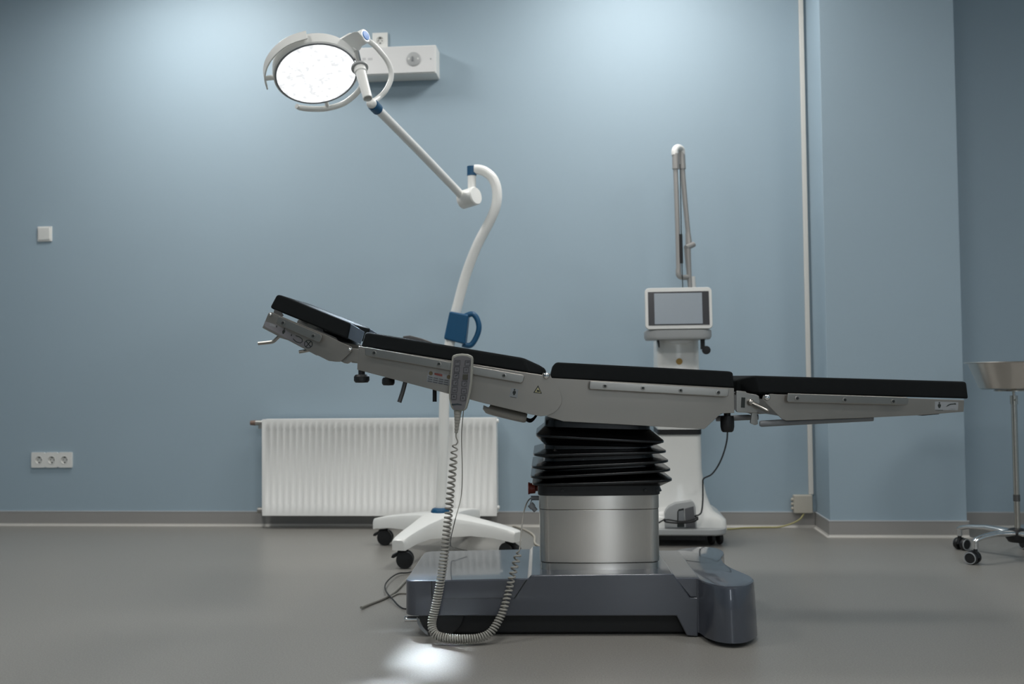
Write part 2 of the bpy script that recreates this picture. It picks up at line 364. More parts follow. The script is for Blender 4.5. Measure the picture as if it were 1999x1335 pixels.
tobj('jack_pin', MB().lathe([(.007, 0), (.009, .002), (.009, .006), (.0085, .008), (.0085, .055), (.0001, .055)], (q.x-.016, .05, q.z), (1, 0, 0), n=20), M_chrome)
# --- column
zbt = T(1170, 1121, -.002).z
def crect(xa, xb, ya, yb_, z, r=.03, bulge=.012, zb_=None):
    """rounded rectangle loop with a slightly bowed front; z may differ left and right"""
    pts = []; hw = (xb-xa)/2; cx_ = (xa+xb)/2
    def corner(cx0, cy0, a0):
        return [(cx0+r*math.cos(a0+PI/2*k/6), cy0+r*math.sin(a0+PI/2*k/6)) for k in range(7)]
    loop = corner(xa+r, ya+r, PI)
    loop += [(xa+r+(xb-xa-2*r)*k/12, ya) for k in range(1, 12)]
    loop += corner(xb-r, ya+r, 1.5*PI)+corner(xb-r, yb_-r, 0)+corner(xa+r, yb_-r, PI/2)
    zr = z if zb_ is None else zb_
    for x, y in loop:
        if y < ya+r: y -= bulge*max(0, 1-((x-cx_)/(hw))**2)
        t = (x-xa)/(xb-xa); pts.append(V((x, y, z+(zr-z)*t)))
    return pts
cya, cyb = .075, .43
cl = T(1053.5, 1050, .11).x; crx = T(1286, 1050, .11).x
z_pl = T(1170, 1098.5, cya).z; z_sm = T(1170, 993.5, cya).z; z_tp = T(1170, 962, cya).z
col = tobj('column_cover', MB().loft([crect(cl, crx, cya, cyb, z_pl+.0025), crect(cl, crx, cya, cyb, z_sm-.0012)]), M_steelv, bevel=0.0015, bang=60)
tobj('column_plinth', MB().loft([crect(cl+.003, crx-.003, cya+.003, cyb-.003, zbt-.004), crect(cl+.003, crx-.003, cya+.003, cyb-.003, z_pl-.0005), crect(cl+.012, crx-.012, cya+.012, cyb-.012, z_pl-.0005), crect(cl+.012, crx-.012, cya+.012, cyb-.012, z_pl+.004)]), M_steelv, col)
tobj('column_collar', MB().loft([crect(cl-.001, crx+.001, cya-.001, cyb+.001, z_sm), crect(cl-.001, crx+.001, cya-.001, cyb+.001, z_tp+.004)]), M_steelv, col, bevel=0.0012, bang=60)
z_c0 = T(1170, 966.5, cya).z; z_c1 = T(1170, 947, cya).z
cla = tobj('bellows_clamp', MB().loft([crect(cl-.004, crx+.004, cya-.006, cyb+.006, z_c0), crect(cl-.004, crx+.004, cya-.006, cyb+.006, z_c1)]), M_black, bevel=0.002, bang=60)
for uu in (1062, 1098, 1142, 1202, 1260, 1283):
    q = T(uu, 957, cya-.014 if 1070 < uu < 1270 else cya)
    tobj('clamp_screw', MB().lathe([(.005, 0), (.0045, .0035), (.0001, .0035)], (q.x, q.y, q.z), (0, -1, 0), n=12), M_black, cla)
bl = [((1064, 815), (1260, 820), 0), ((1062, 828), (1261, 834), 0), ((1047, 843), (1284, 855), 1), ((1063, 862), (1263, 865), 0), ((1042, 879), (1288, 873), 1), ((1062, 890), (1266, 882), 0),
      ((1039, 902), (1292, 890.5), 1), ((1061, 910), (1270, 899), 0), ((1037, 920), (1296, 906.5), 1), ((1060, 927), (1275, 916), 0), ((1040, 933), (1299, 925), 1), ((1060, 940), (1279, 940), 0), ((1056, 948), (1283, 949), 0)]
fins = []
for i_, (a_, b_, rd) in enumerate(bl):              # the middle folds are thin fins on an upright wall
    if rd and 3 < i_ < 10:
        va, vb = bl[i_-1], bl[i_+1]; xl = (va[0][0]+vb[0][0])/2; xr = (va[1][0]+vb[1][0])/2
        fins += [((xl, a_[1]-9), (xr, b_[1]-5), 0), (a_, b_, 1), ((xl, a_[1]+8), (xr, b_[1]+5.5), 0)]
    elif rd or i_ < 4 or i_ > 9: fins.append((a_, b_, rd))
rings = []
for (a_, b_, rd) in fins:
    pa, pb = T(*a_, .25), T(*b_, .25)
    ya, yb_ = (.035, .465) if rd else (.085, .415)
    if rd:
        for dz in (.0032, -.0032):
            rings.append(crect(pa.x, pb.x, ya, yb_, pa.z+dz, .055, .008, pb.z+dz))
    else: rings.append(crect(pa.x, pb.x, ya, yb_, pa.z, .04, .004, pb.z))
tobj('bellows', MB().loft(rings), M_rubber, bevel=.0016, seg=2, sharp=80, bang=25)
# emergency button and plugs on the column's left side
q = T(1046, 953, .2); 
eb = tobj('stop_button', MB().lathe([(.009, -.012), (.009, .006), (.016, .008), (.017, .024), (.019, .026), (.019, .030), (.0001, .030)], (q.x+.006, .2, q.z), (-1, 0, 0), n=24), M_red, label='dark red stop button')
q = T(1044, 972, .15)
tobj('plug_socket', MB().cyl((q.x+.014, .15, q.z), (q.x-.012, .15, q.z), .007, n=16), M_mgray)
q = T(1035, 984, .13); q2 = T(1046, 997, .13)
tobj('dust_cap', MB().cyl(q, q.lerp(q2, .5), .010, n=18).cyl(q.lerp(q2, .5), q2, .0075, n=18).tube([q, T(1038, 976, .14), T(1041, 973, .15)], .0015, 6), M_mgray)
# --- side plates
yt = 0.50
HY, HB = 0.07, 0.43                                # near and far side of the narrower head section
def both(name, pts, y, th, m, parent=None, y2=None, **kw):
    f_ = tobj(name, tplate(pts, y, th), m, parent, **kw)
    tobj(name, MB().prism([T(a, b, y)+V((0, (yt-y-th if y2 is None else y2)-y, 0)) for a, b in pts], (0, th, 0)), m, parent, **kw)
    return f_
seat_poly = [(1070, 737), (1078, 738), (1433, 757.5), (1433.5, 806), (1408, 807), (1375, 837.5), (1100, 822.5), (1068, 813)]
both('seat_plate', seat_poly, 0, .006, M_steel, bevel=0.0012)
arc = [(1088, 752), (1094, 765), (1097, 777), (1096, 788), (1090, 798), (1081, 806), (1068, 811)]
back_poly = [(700, 675.5), (1058, 732), (1060, 728), (1072, 728), (1078, 739)]+arc+[(1055, 812.5), (1035, 808.5), (945, 787), (697, 721.5)]
both('back_plate', back_poly, -.0085, .006, M_steel, bevel=0.0012)
tobj('seat_frame', MB().prism([T(a, b, 0)+V((0, .02, 0)) for a, b in [(1085, 742), (1425, 760), (1425, 800), (1370, 832), (1105, 818)]], (0, .46, 0)), M_dsteel)
tobj('back_frame', MB().prism([T(a, b, 0)+V((0, .02, 0)) for a, b in [(800, 697), (1058, 736), (1075, 745), (1070, 800), (940, 782), (800, 744)]], (0, .46, 0)), M_dsteel)
leg_poly = [(1490, 772), (1506, 768.5), (1512, 769.5), (1773, 777), (1882.5, 781), (1881.5, 803.5), (1802, 810), (1690, 815.5), (1535, 821), (1526, 817.5), (1488, 779)]
both('leg_plate', leg_poly, 0, .006, M_steel, bevel=0.0012)
tobj('leg_frame', MB().prism([T(a, b, 0)+V((0, .02, 0)) for a, b in [(1512, 773), (1875, 784), (1875, 800), (1540, 815), (1528, 811), (1500, 780)]], (0, .46, 0)), M_dsteel)
head_poly = [(524, 611), (530, 609), (560, 622), (640, 655), (668, 669), (686, 677), (687.5, 685), (668, 703), (664, 706), (656, 706), (642, 704.5), (620, 693.5), (618, 694), (562, 664), (545, 659), (541, 655), (512, 640)]
both('head_plate', head_poly, HY-.006, .006, M_steel, y2=HB, bevel=0.0012)
both('head_strut', [(536, 600), (548, 607), (553, 616), (545, 621), (533, 616)], HY+.002, .006, M_dsteel, y2=HB-.008)
tobj('head_tray', MB().prism([T(a, b, HY)+V((0, .01, 0)) for a, b in [(610, 640), (655, 659), (660, 667), (612, 648)]], (0, HB-HY-.02, 0)), M_dsteel)
for xx in (.03, HB-HY-.05):
    tobj('pad_support', MB().prism([T(a, b, HY)+V((0, xx, 0)) for a, b in [(614, 638), (626, 641), (628, 650), (616, 648)]], (0, .02, 0)), M_dsteel)
hinge_poly = [(684.5, 679), (703, 681), (698, 709), (686, 705), (679, 710), (672, 709), (665, 705)]
both('head_hinge', hinge_poly, HY+.004, .012, M_steel, y2=HB-.016, bevel=0.002)
for (uu, vv, yy, r_, nm) in ((684, 682.5, HY-.006, .0055, 'hinge_bolt'), (529, 614, HY-.006, .005, 'hinge_bolt'), (1066.5, 733.5, -.0085, .0095, 'pivot'), (1497, 775.5, 0, .0095, 'pivot')):
    q = T(uu, vv, yy); tobj(nm, MB().lathe([(r_, -.002), (r_, .003), (r_*.8, .006), (r_*.4, .0075), (.0001, .008)], q, (0, -1, 0), n=20), M_chrome)
# --- rails with socket screws
def rail(name, pts, screws, y=-.030, far=None):
    far = yt if far is None else far; y_in = y+.031
    r_ = tobj(name, tplate(pts, y, .010), M_rail, bevel=0.0025, seg=2)
    mb = MB()
    mb2 = tplate(pts, y, .010); 
    for p in mb2.v: pass
    for a, b in screws:
        q = T(a, b, y)
        tobj('screw', MB().lathe([(.0068, 0), (.0064, .0022), (.0044, .0024), (.0036, .0003), (.0001, .0003)], q, (0, -1, 0), n=18), M_rail, r_)
        tobj('screw_recess', MB().lathe([(.0034, .0006), (.0034, .0012), (.0001, .0012)], q, (0, -1, 0), n=6), M_ink, r_)
        tobj('standoff', MB().cyl(q+V((0, .009, 0)), q+V((0, .031, 0)), .007, n=14), M_rail, r_)
    rb = tobj(name, MB().prism([T(a, b, y_in)+V((0, far+.022-y_in, 0)) for a, b in pts], (0, .010, 0)), M_rail, bevel=0.0025)
    for a, b in screws:
        q = T(a, b, y_in); tobj('standoff', MB().cyl(q+V((0, far-.001-y_in, 0)), q+V((0, far+.024-y_in, 0)), .007, n=12), M_rail, rb)
rail('seat_rail', [(1151, 744.5), (1154, 743.5), (1420, 758.5), (1423.5, 761), (1422, 772.5), (1418, 775), (1153, 760), (1150, 757)], [(1181, 753.5), (1255, 757.5), (1328.5, 762), (1402, 766)])
rail('back_rail', [(712, 678), (716, 677.5), (1021, 731.5), (1024, 735), (1021, 745), (1017, 748), (716, 695), (712.5, 692)], [(730.5, 689), (857, 710.5), (984, 733)], y=-.036)
rail('head_rail', [(543.5, 618), (546, 617.5), (627, 653), (629, 657), (625, 667), (621, 668.5), (541, 633), (539, 629)], [(552.5, 630.5), (611.5, 656)], y=HY-.032, far=HB)
rail('leg_rail', [(1537.5, 768.5), (1540, 767.5), (1771, 775), (1774, 778), (1773.5, 788), (1770, 791), (1539, 785.5), (1536, 782)], [(1556, 777.5), (1649, 780.5), (1743.5, 783.5)])
# --- pads
def pad(name, secs, bev=.012, back=None):
    back = yt if back is None else back
    rings = []
    for (ub, vb), (ut, vt), y0 in secs:
        b_ = T(ub, vb, y0); t_ = T(ut, vt, y0)
        yb_ = (yt-y0) if back == yt else back-.003
        rings.append([b_, t_, V((t_.x, yb_, t_.z)), V((b_.x, yb_, b_.z))])
    return tobj(name, MB().loft(rings), M_pad, bevel=bev, seg=4, sharp=50, bang=14)
pad('seat_pad', [((1074, 738), (1081, 711), .003), ((1079, 738), (1087, 707), .003), ((1425, 757), (1424, 724.5), .003), ((1433, 757), (1431, 727), .003)], .009)
pad('back_pad', [((704, 677.5), (713, 648), .003), ((712, 678.5), (721, 648.5), .003), ((1035, 729), (1022, 698.5), .003), ((1060, 733), (1056, 714), .05), ((1066, 734), (1066, 721), .08)], .008)
pad('leg_pad', [((1437, 765), (1437, 741.5), .08), ((1445, 766), (1444, 739), .075), ((1482, 767), (1472, 733), .003), ((1885, 778), (1880, 744.5), .003), ((1891, 778.5), (1887, 746), .003)], .008)
pad('head_pad', [((527, 600), (540, 575.5), HY), ((534, 604), (547, 575.5), HY), ((671, 659), (679, 628), HY), ((676, 661), (684, 630.5), HY)], .006, back=HB)
lk = [((678.5, 661), (684.5, 631), .01), ((703.5, 672.5), (712, 648.5), .01)]
for ylk in (HY+.01, HB-.018):
    tobj('pad_link', MB().prism([T(a, b, HY+.01)+V((0, ylk-HY-.01, 0)) for a, b in [(679.5, 660), (685.5, 632), (711, 648), (703, 671.5)]], (0, .008, 0)), M_teal, label='blue-grey link between head and back pads')
# --- levers, knobs
def rod(name, pxs, y, r, m, n=14): return tobj(name, MB().tube(spline([T(a, b, y) for a, b in pxs], 5), r, n), m)
rod('lever', [(546, 655), (540, 661), (535, 665.5), (528, 668), (504, 670.5)], HY+.02, .0052, M_rail)
rod('lever', [(604, 683), (598, 684.5), (584, 687)], HY+.02, .005, M_rail)
rod('peg', [(791, 746), (786, 765), (779.5, 785)], .06, .0068, M_dsteel)
rod('peg', [(848.5, 758), (848.5, 784)], .10, .0065, M_black)
for (a, b, r_, y, top) in ((706, 739, .0235, .05, 722), (758, 744.5, .020, .16, 736)):
    q = T(a, b, y); tz = T(a, top, y).z
    tobj('star_knob', MB().lathe([(.0001, -.013), (r_*.8, -.012), (r_, -.006), (r_, .006), (r_*.8, .012), (.010, .013), (.010, tz-q.z+.012)], q, (0, 0, 1), n=28), M_black)
q = T(1420, 838, .05); zt_ = T(1420, 806, .05).z
kn = tobj('lock_knob', MB().lathe([(.0001, -.008), (.014, -.008), (.018, -.004), (.0205, .008), (.0205, .030), (.019, .040), (.010, .041), (.009, zt_-q.z+.004)], q, (0, 0, 1), n=32), M_black)
# leg joint bracket
br = both('leg_bracket', [(1437, 764), (1440, 762.5), (1456, 764), (1458, 767), (1476, 770), (1482, 773), (1484, 783), (1478, 806), (1440, 805), (1437, 802)], .010, .014, M_rail, bevel=0.002)
tobj('bracket_slot', tplate([(1447.5, 775.5), (1455, 776), (1454, 796), (1446.5, 795.5)], .0092, .001), M_ink, br)
tobj('hinge_block', tplate([(1433, 770), (1438, 771), (1438, 800), (1433, 800)], .004, .03), M_dsteel)
q = T(1466, 785.5, -.004); q2 = T(1500, 803, -.045)
lv = tobj('locking_lever', MB().cyl(q+V((0, .016, 0)), q, .008, n=18).ball(q, .0095).tube([q, q.lerp(q2, .3), q.lerp(q2, .9), q2], [.005, .0062, .0062, .004], 16), M_rail)
tobj('spring_rod', MB().cyl(T(1398, 817, .12), T(1480, 814, .12), .0085, n=16), M_mgray)
both('spring_bracket', [(1468, 803), (1478, 804), (1480, 828), (1474, 830), (1465, 826)], .03, .012, M_rail, bevel=0.0015)
tobj('gas_spring', MB().tube([T(1483, 827, .03), T(1486, 827, .03), T(1600, 821, .03), T(1690, 816.5, .03), T(1704, 816, .03)], [.007, .0095, .0095, .0095, .009], 18), M_mgray)
tobj('end_stop', tplate([(1798, 808), (1836, 804), (1833, 808.5), (1800, 811.5)], .02, .04), M_black)
# drive motor under the back section
mo = tobj('drive_motor', MB().tube(spline([T(953, 795, .12), T(957, 799, .12), T(1000, 810, .12), T(1028, 816, .12)], 4), [.004]+[.016]*10+[.016, .013], 20), mat('pale_casting', 'a39f97', .4, .3))
for d in (0, 4):
    tobj('hose', MB().tube(spline([T(1024, 815+d*.6, .12), T(1034, 819+d, .13), T(1042, 816+d*.5, .15), T(1050, 806, .17)], 5), .0035, 8), M_black)
# grab clamp seen above the pad on the far side
tobj('rail_clamp', MB().prism([T(a, b, .53) for a, b in [(786, 656), (800, 654.5), (822, 660), (842, 667), (846, 673), (790, 672)]], (0, .03, 0)), M_dsteel, bevel=0.003)
# straight cable that hangs down behind the handset
tobj('cable', MB().tube(spline([T(905, 800, .05), T(901, 850, .05), T(902.5, 920, .06), T(900, 970, .08), TZ(893, 1010, .34)+V((0, -.1, 0)), T(879, 1062, .40), T(890, 1069, .43), T(912, 1074, .44)], 6), .0015, 6), M_cord)
# --- printed stickers
def tink(name, pts, y, m, parent, th=.0004): return tobj(name, tplate(pts, y-th, th), m, parent)
def person_icon(cx_, cy_, s_, y, parent, lean=0):
    def pt(a, b): return (cx_+(a+lean*b)*s_, cy_+b*s_)
    hd = [pt(.28*math.cos(2*PI*k/12), -.85+.30*math.sin(2*PI*k/12)) for k in range(12)]
    bd = [pt(*c) for c in [(-.25, -.5), (.25, -.5), (.55, -.2), (.55, .5), (.35, .5), (.3, 1), (-.3, 1), (-.35, .5), (-.55, .5), (-.55, -.2)]]
    mb = tplate(hd, y-.0006, .0004); tplate(bd, y-.0006, .0004, mb)
    tobj('pictogram', mb, M_ink, parent)
yb_ = -.0085
lab = tink('warning_label', [(836, 723.5), (882, 733), (880, 753), (832, 745)], yb_, M_label, tb)
tobj('print', tplate([(848, 727.5), (863.5, 730.5), (863.5, 735), (848, 731.5)], yb_-.0008, .0004), M_redink, lab)
for cx_, cy_ in ((841, 728.5), (876, 736)):
    tobj('print', tplate([(cx_+4*math.cos(2*PI*k/16), cy_+4*math.sin(2*PI*k/16)) for k in range(16)], yb_-.0008, .0004), M_amber, lab)
mb = MB()
for k in range(3):
    for j in range(4):
        xa = 836+j*10.5-k*.6; ya_ = 734.5+k*4.1+j*2.1
        tplate([(xa, ya_), (xa+8.5, ya_+1.7), (xa+8.4, ya_+3.3), (xa-.1, ya_+1.6)], yb_-.0008, .0004, mb)
tobj('print', mb, mat('grey_print', '4c4f54', .6), lab)
lab = tink('position_label', [(998, 757), (1012, 760), (1010, 777), (994, 774)], yb_, M_label, tb)
person_icon(1004, 765.5, 5.6, yb_, lab, -.1)
tobj('print', tplate([(996, 774), (1008, 776), (1008, 777), (996, 775)], yb_-.0008, .0004), M_ink, lab)
tri = tink('hazard_sign', [(1050.5, 752), (1041, 766.5), (1058, 768.5)], yb_, M_ink, tb)
tobj('sign_field', tplate([(1050.3, 755.5), (1044, 765.3), (1055.6, 766.6)], yb_-.0008, .0004), M_yellow, tri)
tobj('pictogram', tplate([(1047.5, 763), (1049, 760), (1050.5, 761.5), (1052, 761), (1053.6, 763), (1053.8, 765), (1048, 764.6)], yb_-.0012, .0004), M_ink, tri)
yh = HY-.006
hl = tink('position_label', [(517, 627), (540, 634), (611, 676), (600, 680), (560, 661), (545, 652), (516, 637)], yh, mat('grey_sticker', '77767a', .5), tb)
person_icon(554, 646.5, 5.2, yh, hl, -.25)
tobj('print', tplate([(527, 630), (536, 634), (538, 639), (526, 636)], yh-.0008, .0004), M_mgray, hl)
person_icon(540, 637, 2.2, yh, hl, -.25); person_icon(569, 654, 2.2, yh, hl, -.25)
mb = MB()
crv = [(572, 661), (578, 667), (586, 669.5), (590, 667), (590, 662), (585, 658), (577, 655)]
for (a_, b_) in zip(crv[:-1], crv[1:]):
    d = V((b_[0]-a_[0], b_[1]-a_[1])).normalized(); nn = V((-d.y, d.x))*.7
    tplate([(a_[0]+nn.x, a_[1]+nn.y), (b_[0]+nn.x, b_[1]+nn.y), (b_[0]-nn.x, b_[1]-nn.y), (a_[0]-nn.x, a_[1]-nn.y)], yh-.0008, .0004, mb)
tobj('print', mb, M_ink, hl)
mb = MB(); cx_, cy_ = 602, 671.5
for k in range(20):
    a0, a1 = 2*PI*k/20, 2*PI*(k+1)/20
    tplate([(cx_+8.3*math.cos(a0), cy_+8.3*math.sin(a0)), (cx_+8.3*math.cos(a1), cy_+8.3*math.sin(a1)), (cx_+6.9*math.cos(a1), cy_+6.9*math.sin(a1)), (cx_+6.9*math.cos(a0), cy_+6.9*math.sin(a0))], yh-.0008, .0004, mb)
for ang in (.9, 2.3):
    c_, s_ = math.cos(ang)*6.9, math.sin(ang)*6.9; px_, py_ = -math.sin(ang)*.8, math.cos(ang)*.8
    tplate([(cx_-c_+px_, cy_-s_+py_), (cx_+c_+px_, cy_+s_+py_), (cx_+c_-px_, cy_+s_-py_), (cx_-c_-px_, cy_-s_-py_)], yh-.0008, .0004, mb)
pr = tobj('prohibition_sign', mb, M_ink)
ll = tink('position_label', [(1825, 783.5), (1871, 785), (1870, 800.5), (1825, 800.5)], 0, M_label, tb)
person_icon(1833.8, 791, 5.4, 0, ll)
tobj('print', tplate([(1826, 800), (1841, 800.2), (1841, 801), (1826, 800.8)], -.0008, .0004), M_ink, ll)
tobj('print', tplate([(1847, 794), (1850, 790.5), (1855, 788), (1864, 787.2), (1864, 786.2), (1867, 788.5), (1864, 790), (1864, 789), (1856, 789.6), (1851.5, 792)], -.0008, .0004), M_ink, ll)
tobj('print', tplate([(1855, 797), (1864, 797.2), (1864, 798.4), (1855, 798.2)], -.0008, .0004), M_mgray, ll)

# ------------------------------------------------------------------ hand control on the rail
yhc = -.075
hc0 = TF @ T(899, 803, yhc)
hc = thing('hand_control', 'grey keypad hand control with coiled cord hanging from the table rail', 'remote control', hc0, phi)
def hobj(name, mb, m, parent=None, **kw): return obj(name, mb, m, parent or hc, TF, **kw)
outl = [(882, 698), (883.5, 694), (891, 691), (902, 690), (913, 691), (921, 694.5), (923.5, 699), (921.5, 745), (918.5, 765), (915.5, 781), (911, 797), (907, 801.5), (900, 802.6), (888, 802), (883.5, 800), (880, 794), (876.5, 779), (876, 766), (879, 732)]
hb = hobj('handset', tplate(outl, yhc, .026), M_handshell, bevel=0.004, seg=3)
inn = [(885.5, 699), (893, 695.5), (902, 694.5), (912, 695.5), (919.5, 699.5), (917.5, 745), (914.5, 765), (911, 781), (907.5, 796), (905, 799), (899, 800), (889, 799.5), (886, 798), (883.5, 793), (879.5, 779), (879.2, 766), (882.3, 732)]
kp = hobj('keypad', tplate(inn, yhc-.0012, .003), M_handset, hb)
rows = [(893, 708, 913, 708.5), (892, 720.5, 910, 722), (890.8, 733, 908.4, 735.6), (888.8, 746.5, 906.5, 748.5), (887.6, 760, 905.7, 763), (886.2, 773.8, 904, 776.5)]
for i, (lx, ly, rx, ry) in enumerate(rows):
    for x_, y_, dark in ((lx, ly, False), (rx, ry, i == 2)):
        bt_ = hobj('button', tplate([(x_-5, y_-5), (x_+5.4, y_-5), (x_+4.8, y_+5.2), (x_-5.6, y_+5.2)], yhc-.0026, .002), M_btnd if dark else M_btn, kp, bevel=0.0004)
        if dark: bt_['label'] = 'dark key'
        mb = MB()
        yy = yhc-.0030
        for q4 in ([(-5, -5), (-4.2, -5), (-4.9, 5), (-5.6, 5)], [(-5, -5), (5.2, -5), (5.2, -4.3), (-5, -4.3)], [(4.8, -5), (5.4, -5), (4.9, 5), (4.2, 5)]):
            tplate([(x_+a, y_+b) for a, b in q4], yy, .0004, mb)
        g = {0: [(-2.5, -2), (3, -2.6), (3, -1.4), (-2.5, -.8)], 1: [(-.9, -.9), (.9, -.9), (.9, .9), (-.9, .9)], 2: [(-3, 1), (2.6, -2.6), (3.2, -1.6), (-2, 2)], 3: [(-1, 2), (2.6, -2.4), (3, -1.2), (0, 2.6)], 4: [(-2.4, 1.2), (2.2, 1), (2.2, 2), (-2.4, 2.2)], 5: [(-.2, -2.5), (1.6, 1.6), (-2, 1.6)]}[i]
        tplate([(x_+a, y_+b) for a, b in g], yy, .0004, mb)
        if not dark: hobj('symbol', mb, mat('symbol_ink', '212226', .6) if i == 0 and x_ == lx else bpy.data.materials['symbol_ink'], kp)
mb = tplate([(883.5+2*math.cos(2*PI*k/10), 789.5+2*math.sin(2*PI*k/10)) for k in range(10)], yhc-.0018, .0006)
tplate([(885, 788), (893, 787.5), (901, 789), (901.5, 790.6), (893, 790), (885.5, 791)], yhc-.0018, .0006, mb)
hobj('emblem', mb, mat('emblem_ink', '1d2a30', .5), kp)
hobj('hook', MB().prism([T(a, b, 0)+V((0, yhc+.026, 0)) for a, b in [(893, 704), (911, 706), (910, 740), (893, 738)]], (0, .012, 0)), M_handshell, hb, bevel=0.002)
hobj('strain_relief', MB().tube(spline([T(893.5, 802, yhc+.012), T(893, 815, yhc+.012), T(892, 830, yhc+.012), T(890.5, 845, yhc+.012)], 10), [.0115-.0075*k/30+(.0006 if k % 4 < 2 else 0) for k in range(31)], 16), M_cord)
# coiled cord: straight lead, coil down to the floor, up over the base, and its lead to the column socket
lead = spline([T(890.5, 844, yhc+.012), T(890.5, 853, yhc+.012), T(893.5, 862, yhc+.012), T(890, 868, yhc+.012)], 6)
axis = [(T(887.5, 869, yhc+.012)), T(884, 915, yhc+.012), T(879, 965, yhc+.014), T(875, 1010, yhc+.016), T(867, 1085, yhc+.018), T(859, 1140, yhc+.018), T(850, 1185, yhc+.014), T(843, 1217, yhc+.008), T(850, 1238, yhc-.002), T(872, 1245.5, yhc-.008), T(905, 1247, yhc-.01), T(935, 1245, yhc-.006), T(958, 1234, yhc+.004), T(976, 1206, yhc+.02), T(986, 1180, yhc+.03), T(994, 1150, -.03)]
top = [T(1000, 1124, -.026), T(1006.5, 1100, -.020), T(1012, 1079, -.010)]
axis = spline(axis+top, 24)
# arc-length resample
L = [0]
for a_, b_ in zip(axis[:-1], axis[1:]): L.append(L[-1]+(b_-a_).length)
tot = L[-1]
def at_len(s_):
    lo, hi = 0, len(L)-1
    while hi-lo > 1:
        m_ = (lo+hi)//2
        if L[m_] <= s_: lo = m_
        else: hi = m_
    t = (s_-L[lo])/max(L[hi]-L[lo], 1e-9); return axis[lo].lerp(axis[hi], t), (axis[hi]-axis[lo]).normalized()
pts = list(lead); a = None; ph = 0; s_ = 0
def pitch_at(f):                                    # stretched at both ends, tight where it lies on the floor
    tab = [(0, .0195), (.22, .013), (.40, .0085), (.50, .0069), (.68, .0069), (.80, .0088), (1.0, .0175)]
    for (fa, pa), (fb, pb) in zip(tab[:-1], tab[1:]):
        if f <= fb: return pa+(pb-pa)*(f-fa)/(fb-fa)
    return tab[-1][1]
STEP = 12
while s_ < tot:
    c_, t_ = at_len(s_); 
    a = t_.orthogonal().normalized() if a is None else (a-t_*a.dot(t_)).normalized()
    b_ = t_.cross(a); R_ = .0088+.0020*math.sin(PI*min(1, s_/tot*1.1))
    if s_ < .01: R_ *= .6+.4*s_/.01
    pts.append(c_+R_*(math.cos(ph)*a+math.sin(ph)*b_))
    ph += 2*PI/STEP; s_ += pitch_at(s_/tot)/STEP
pts += spline([pts[-1], T(1014, 1073, -.005), T(1017, 1045, .02), T(1021, 1008, .07), T(1027, 985, .12), T(1034, 974, .16), T(1042, 972, .15)], 6)
hobj('coiled_cord', MB().tube(pts, [.0021 if i < 40 or i > len(pts)-36 else .0029 for i in range(len(pts))], 7), M_cord, sharp=80)

# ------------------------------------------------------------------ surgical lamp
LC = V((-.71, 4.42, 0))
lamp = thing('surgical_lamp', 'white mobile surgical lamp with bright round head and blue collars', 'lamp', LC)
def lobj(name, mb, m, parent=None, **kw): return obj(name, mb, m, parent or lamp, **kw)
def caster(parent, p, ang, r_=.035, brake=True):
    """swivel caster: p = point on the floor under the stem"""
    f = V((math.cos(ang), math.sin(ang), 0)); sd = V((-f.y, f.x, 0)); p = V((p[0], p[1], 0)); wc = p+f*.014+V((0, 0, r_))
    ca = obj('caster', MB().cyl(p+V((0, 0, r_*2+.002)), p+V((0, 0, r_*2+.022)), .009, n=14).prism([wc+sd*-.009+f*x+V((0, 0, z)) for x, z in [(-.034, .012), (-.03, .034), (-.01, .041), (.012, .039), (.02, .02), (.0, .005), (-.02, .0)]], sd*.018), M_black, parent, bevel=.002)
    for sg in (-1, 1):
        obj('wheel', MB().lathe([(r_*.55, 0), (r_*.6, .002), (r_*.93, .001), (r_, .005), (r_, .013), (r_*.94, .017), (r_*.6, .0165), (r_*.3, .019), (.0001, .019)], wc+sd*sg*.010, sd*sg, n=28), M_black, ca)
    if brake:
        obj('brake_lever', MB().prism([wc+sd*-.014+f*x+V((0, 0, z)) for x, z in [(-.012, .038), (-.02, .034), (-.052, .018), (-.056, .008), (-.045, .006), (-.02, .02)]], sd*.028), M_black, ca, bevel=.002)
    return ca
ends = [PZ(734, 1009, .125), PZ(777, 1050, .125), PZ(1011, 1034, .125), None]
ends[3] = V((2*LC.x-ends[1].x, 2*LC.y-ends[1].y, .125))
hub = lobj('base_hub', MB().lathe([(.0001, .062), (.10, .065), (.112, .09), (.105, .13), (.08, .158), (.05, .166), (.0001, .166)], LC, n=40), M_white)
for k_, e in enumerate(ends):
    d = V((e.x-LC.x, e.y-LC.y, 0)); Ln = d.length; d.normalize(); sd = V((-d.y, d.x, 0)); rings = []
    for t, zt_, zb_2, hw in [(.05, .164, .062, .075), (.25, .160, .072, .062), (.5, .150, .085, .046), (.75, .138, .085, .037), (.92, .127, .078, .032), (.985, .121, .074, .029), (1.0, .114, .075, .025)]:
        c_ = LC+d*(Ln*t); hz = (zt_-zb_2)
        rings.append([c_+sd*x+V((0, 0, zb_2+hz*z)) for x, z in [(-hw, 0), (-hw, .72), (-hw*.85, .93), (-hw*.6, 1), (hw*.6, 1), (hw*.85, .93), (hw, .72), (hw, 0)]])
    lobj('base_leg', MB().loft(rings).cyl(LC+d*(Ln-.035)+V((0, 0, .076)), LC+d*(Ln-.035)+V((0, 0, .090)), .026, n=20), M_white, sharp=40)
    ang = [.05, .12, 2.6, -2.6][k_]
    caster(lamp, LC+d*(Ln-.035), ang)
lobj('base_cap', MB().lathe([(.042, .160), (.042, .172), (.036, .182), (.018, .188), (.0001, .188)], LC, n=30), M_blue, label='blue cap at pole foot')
yp = LC.y
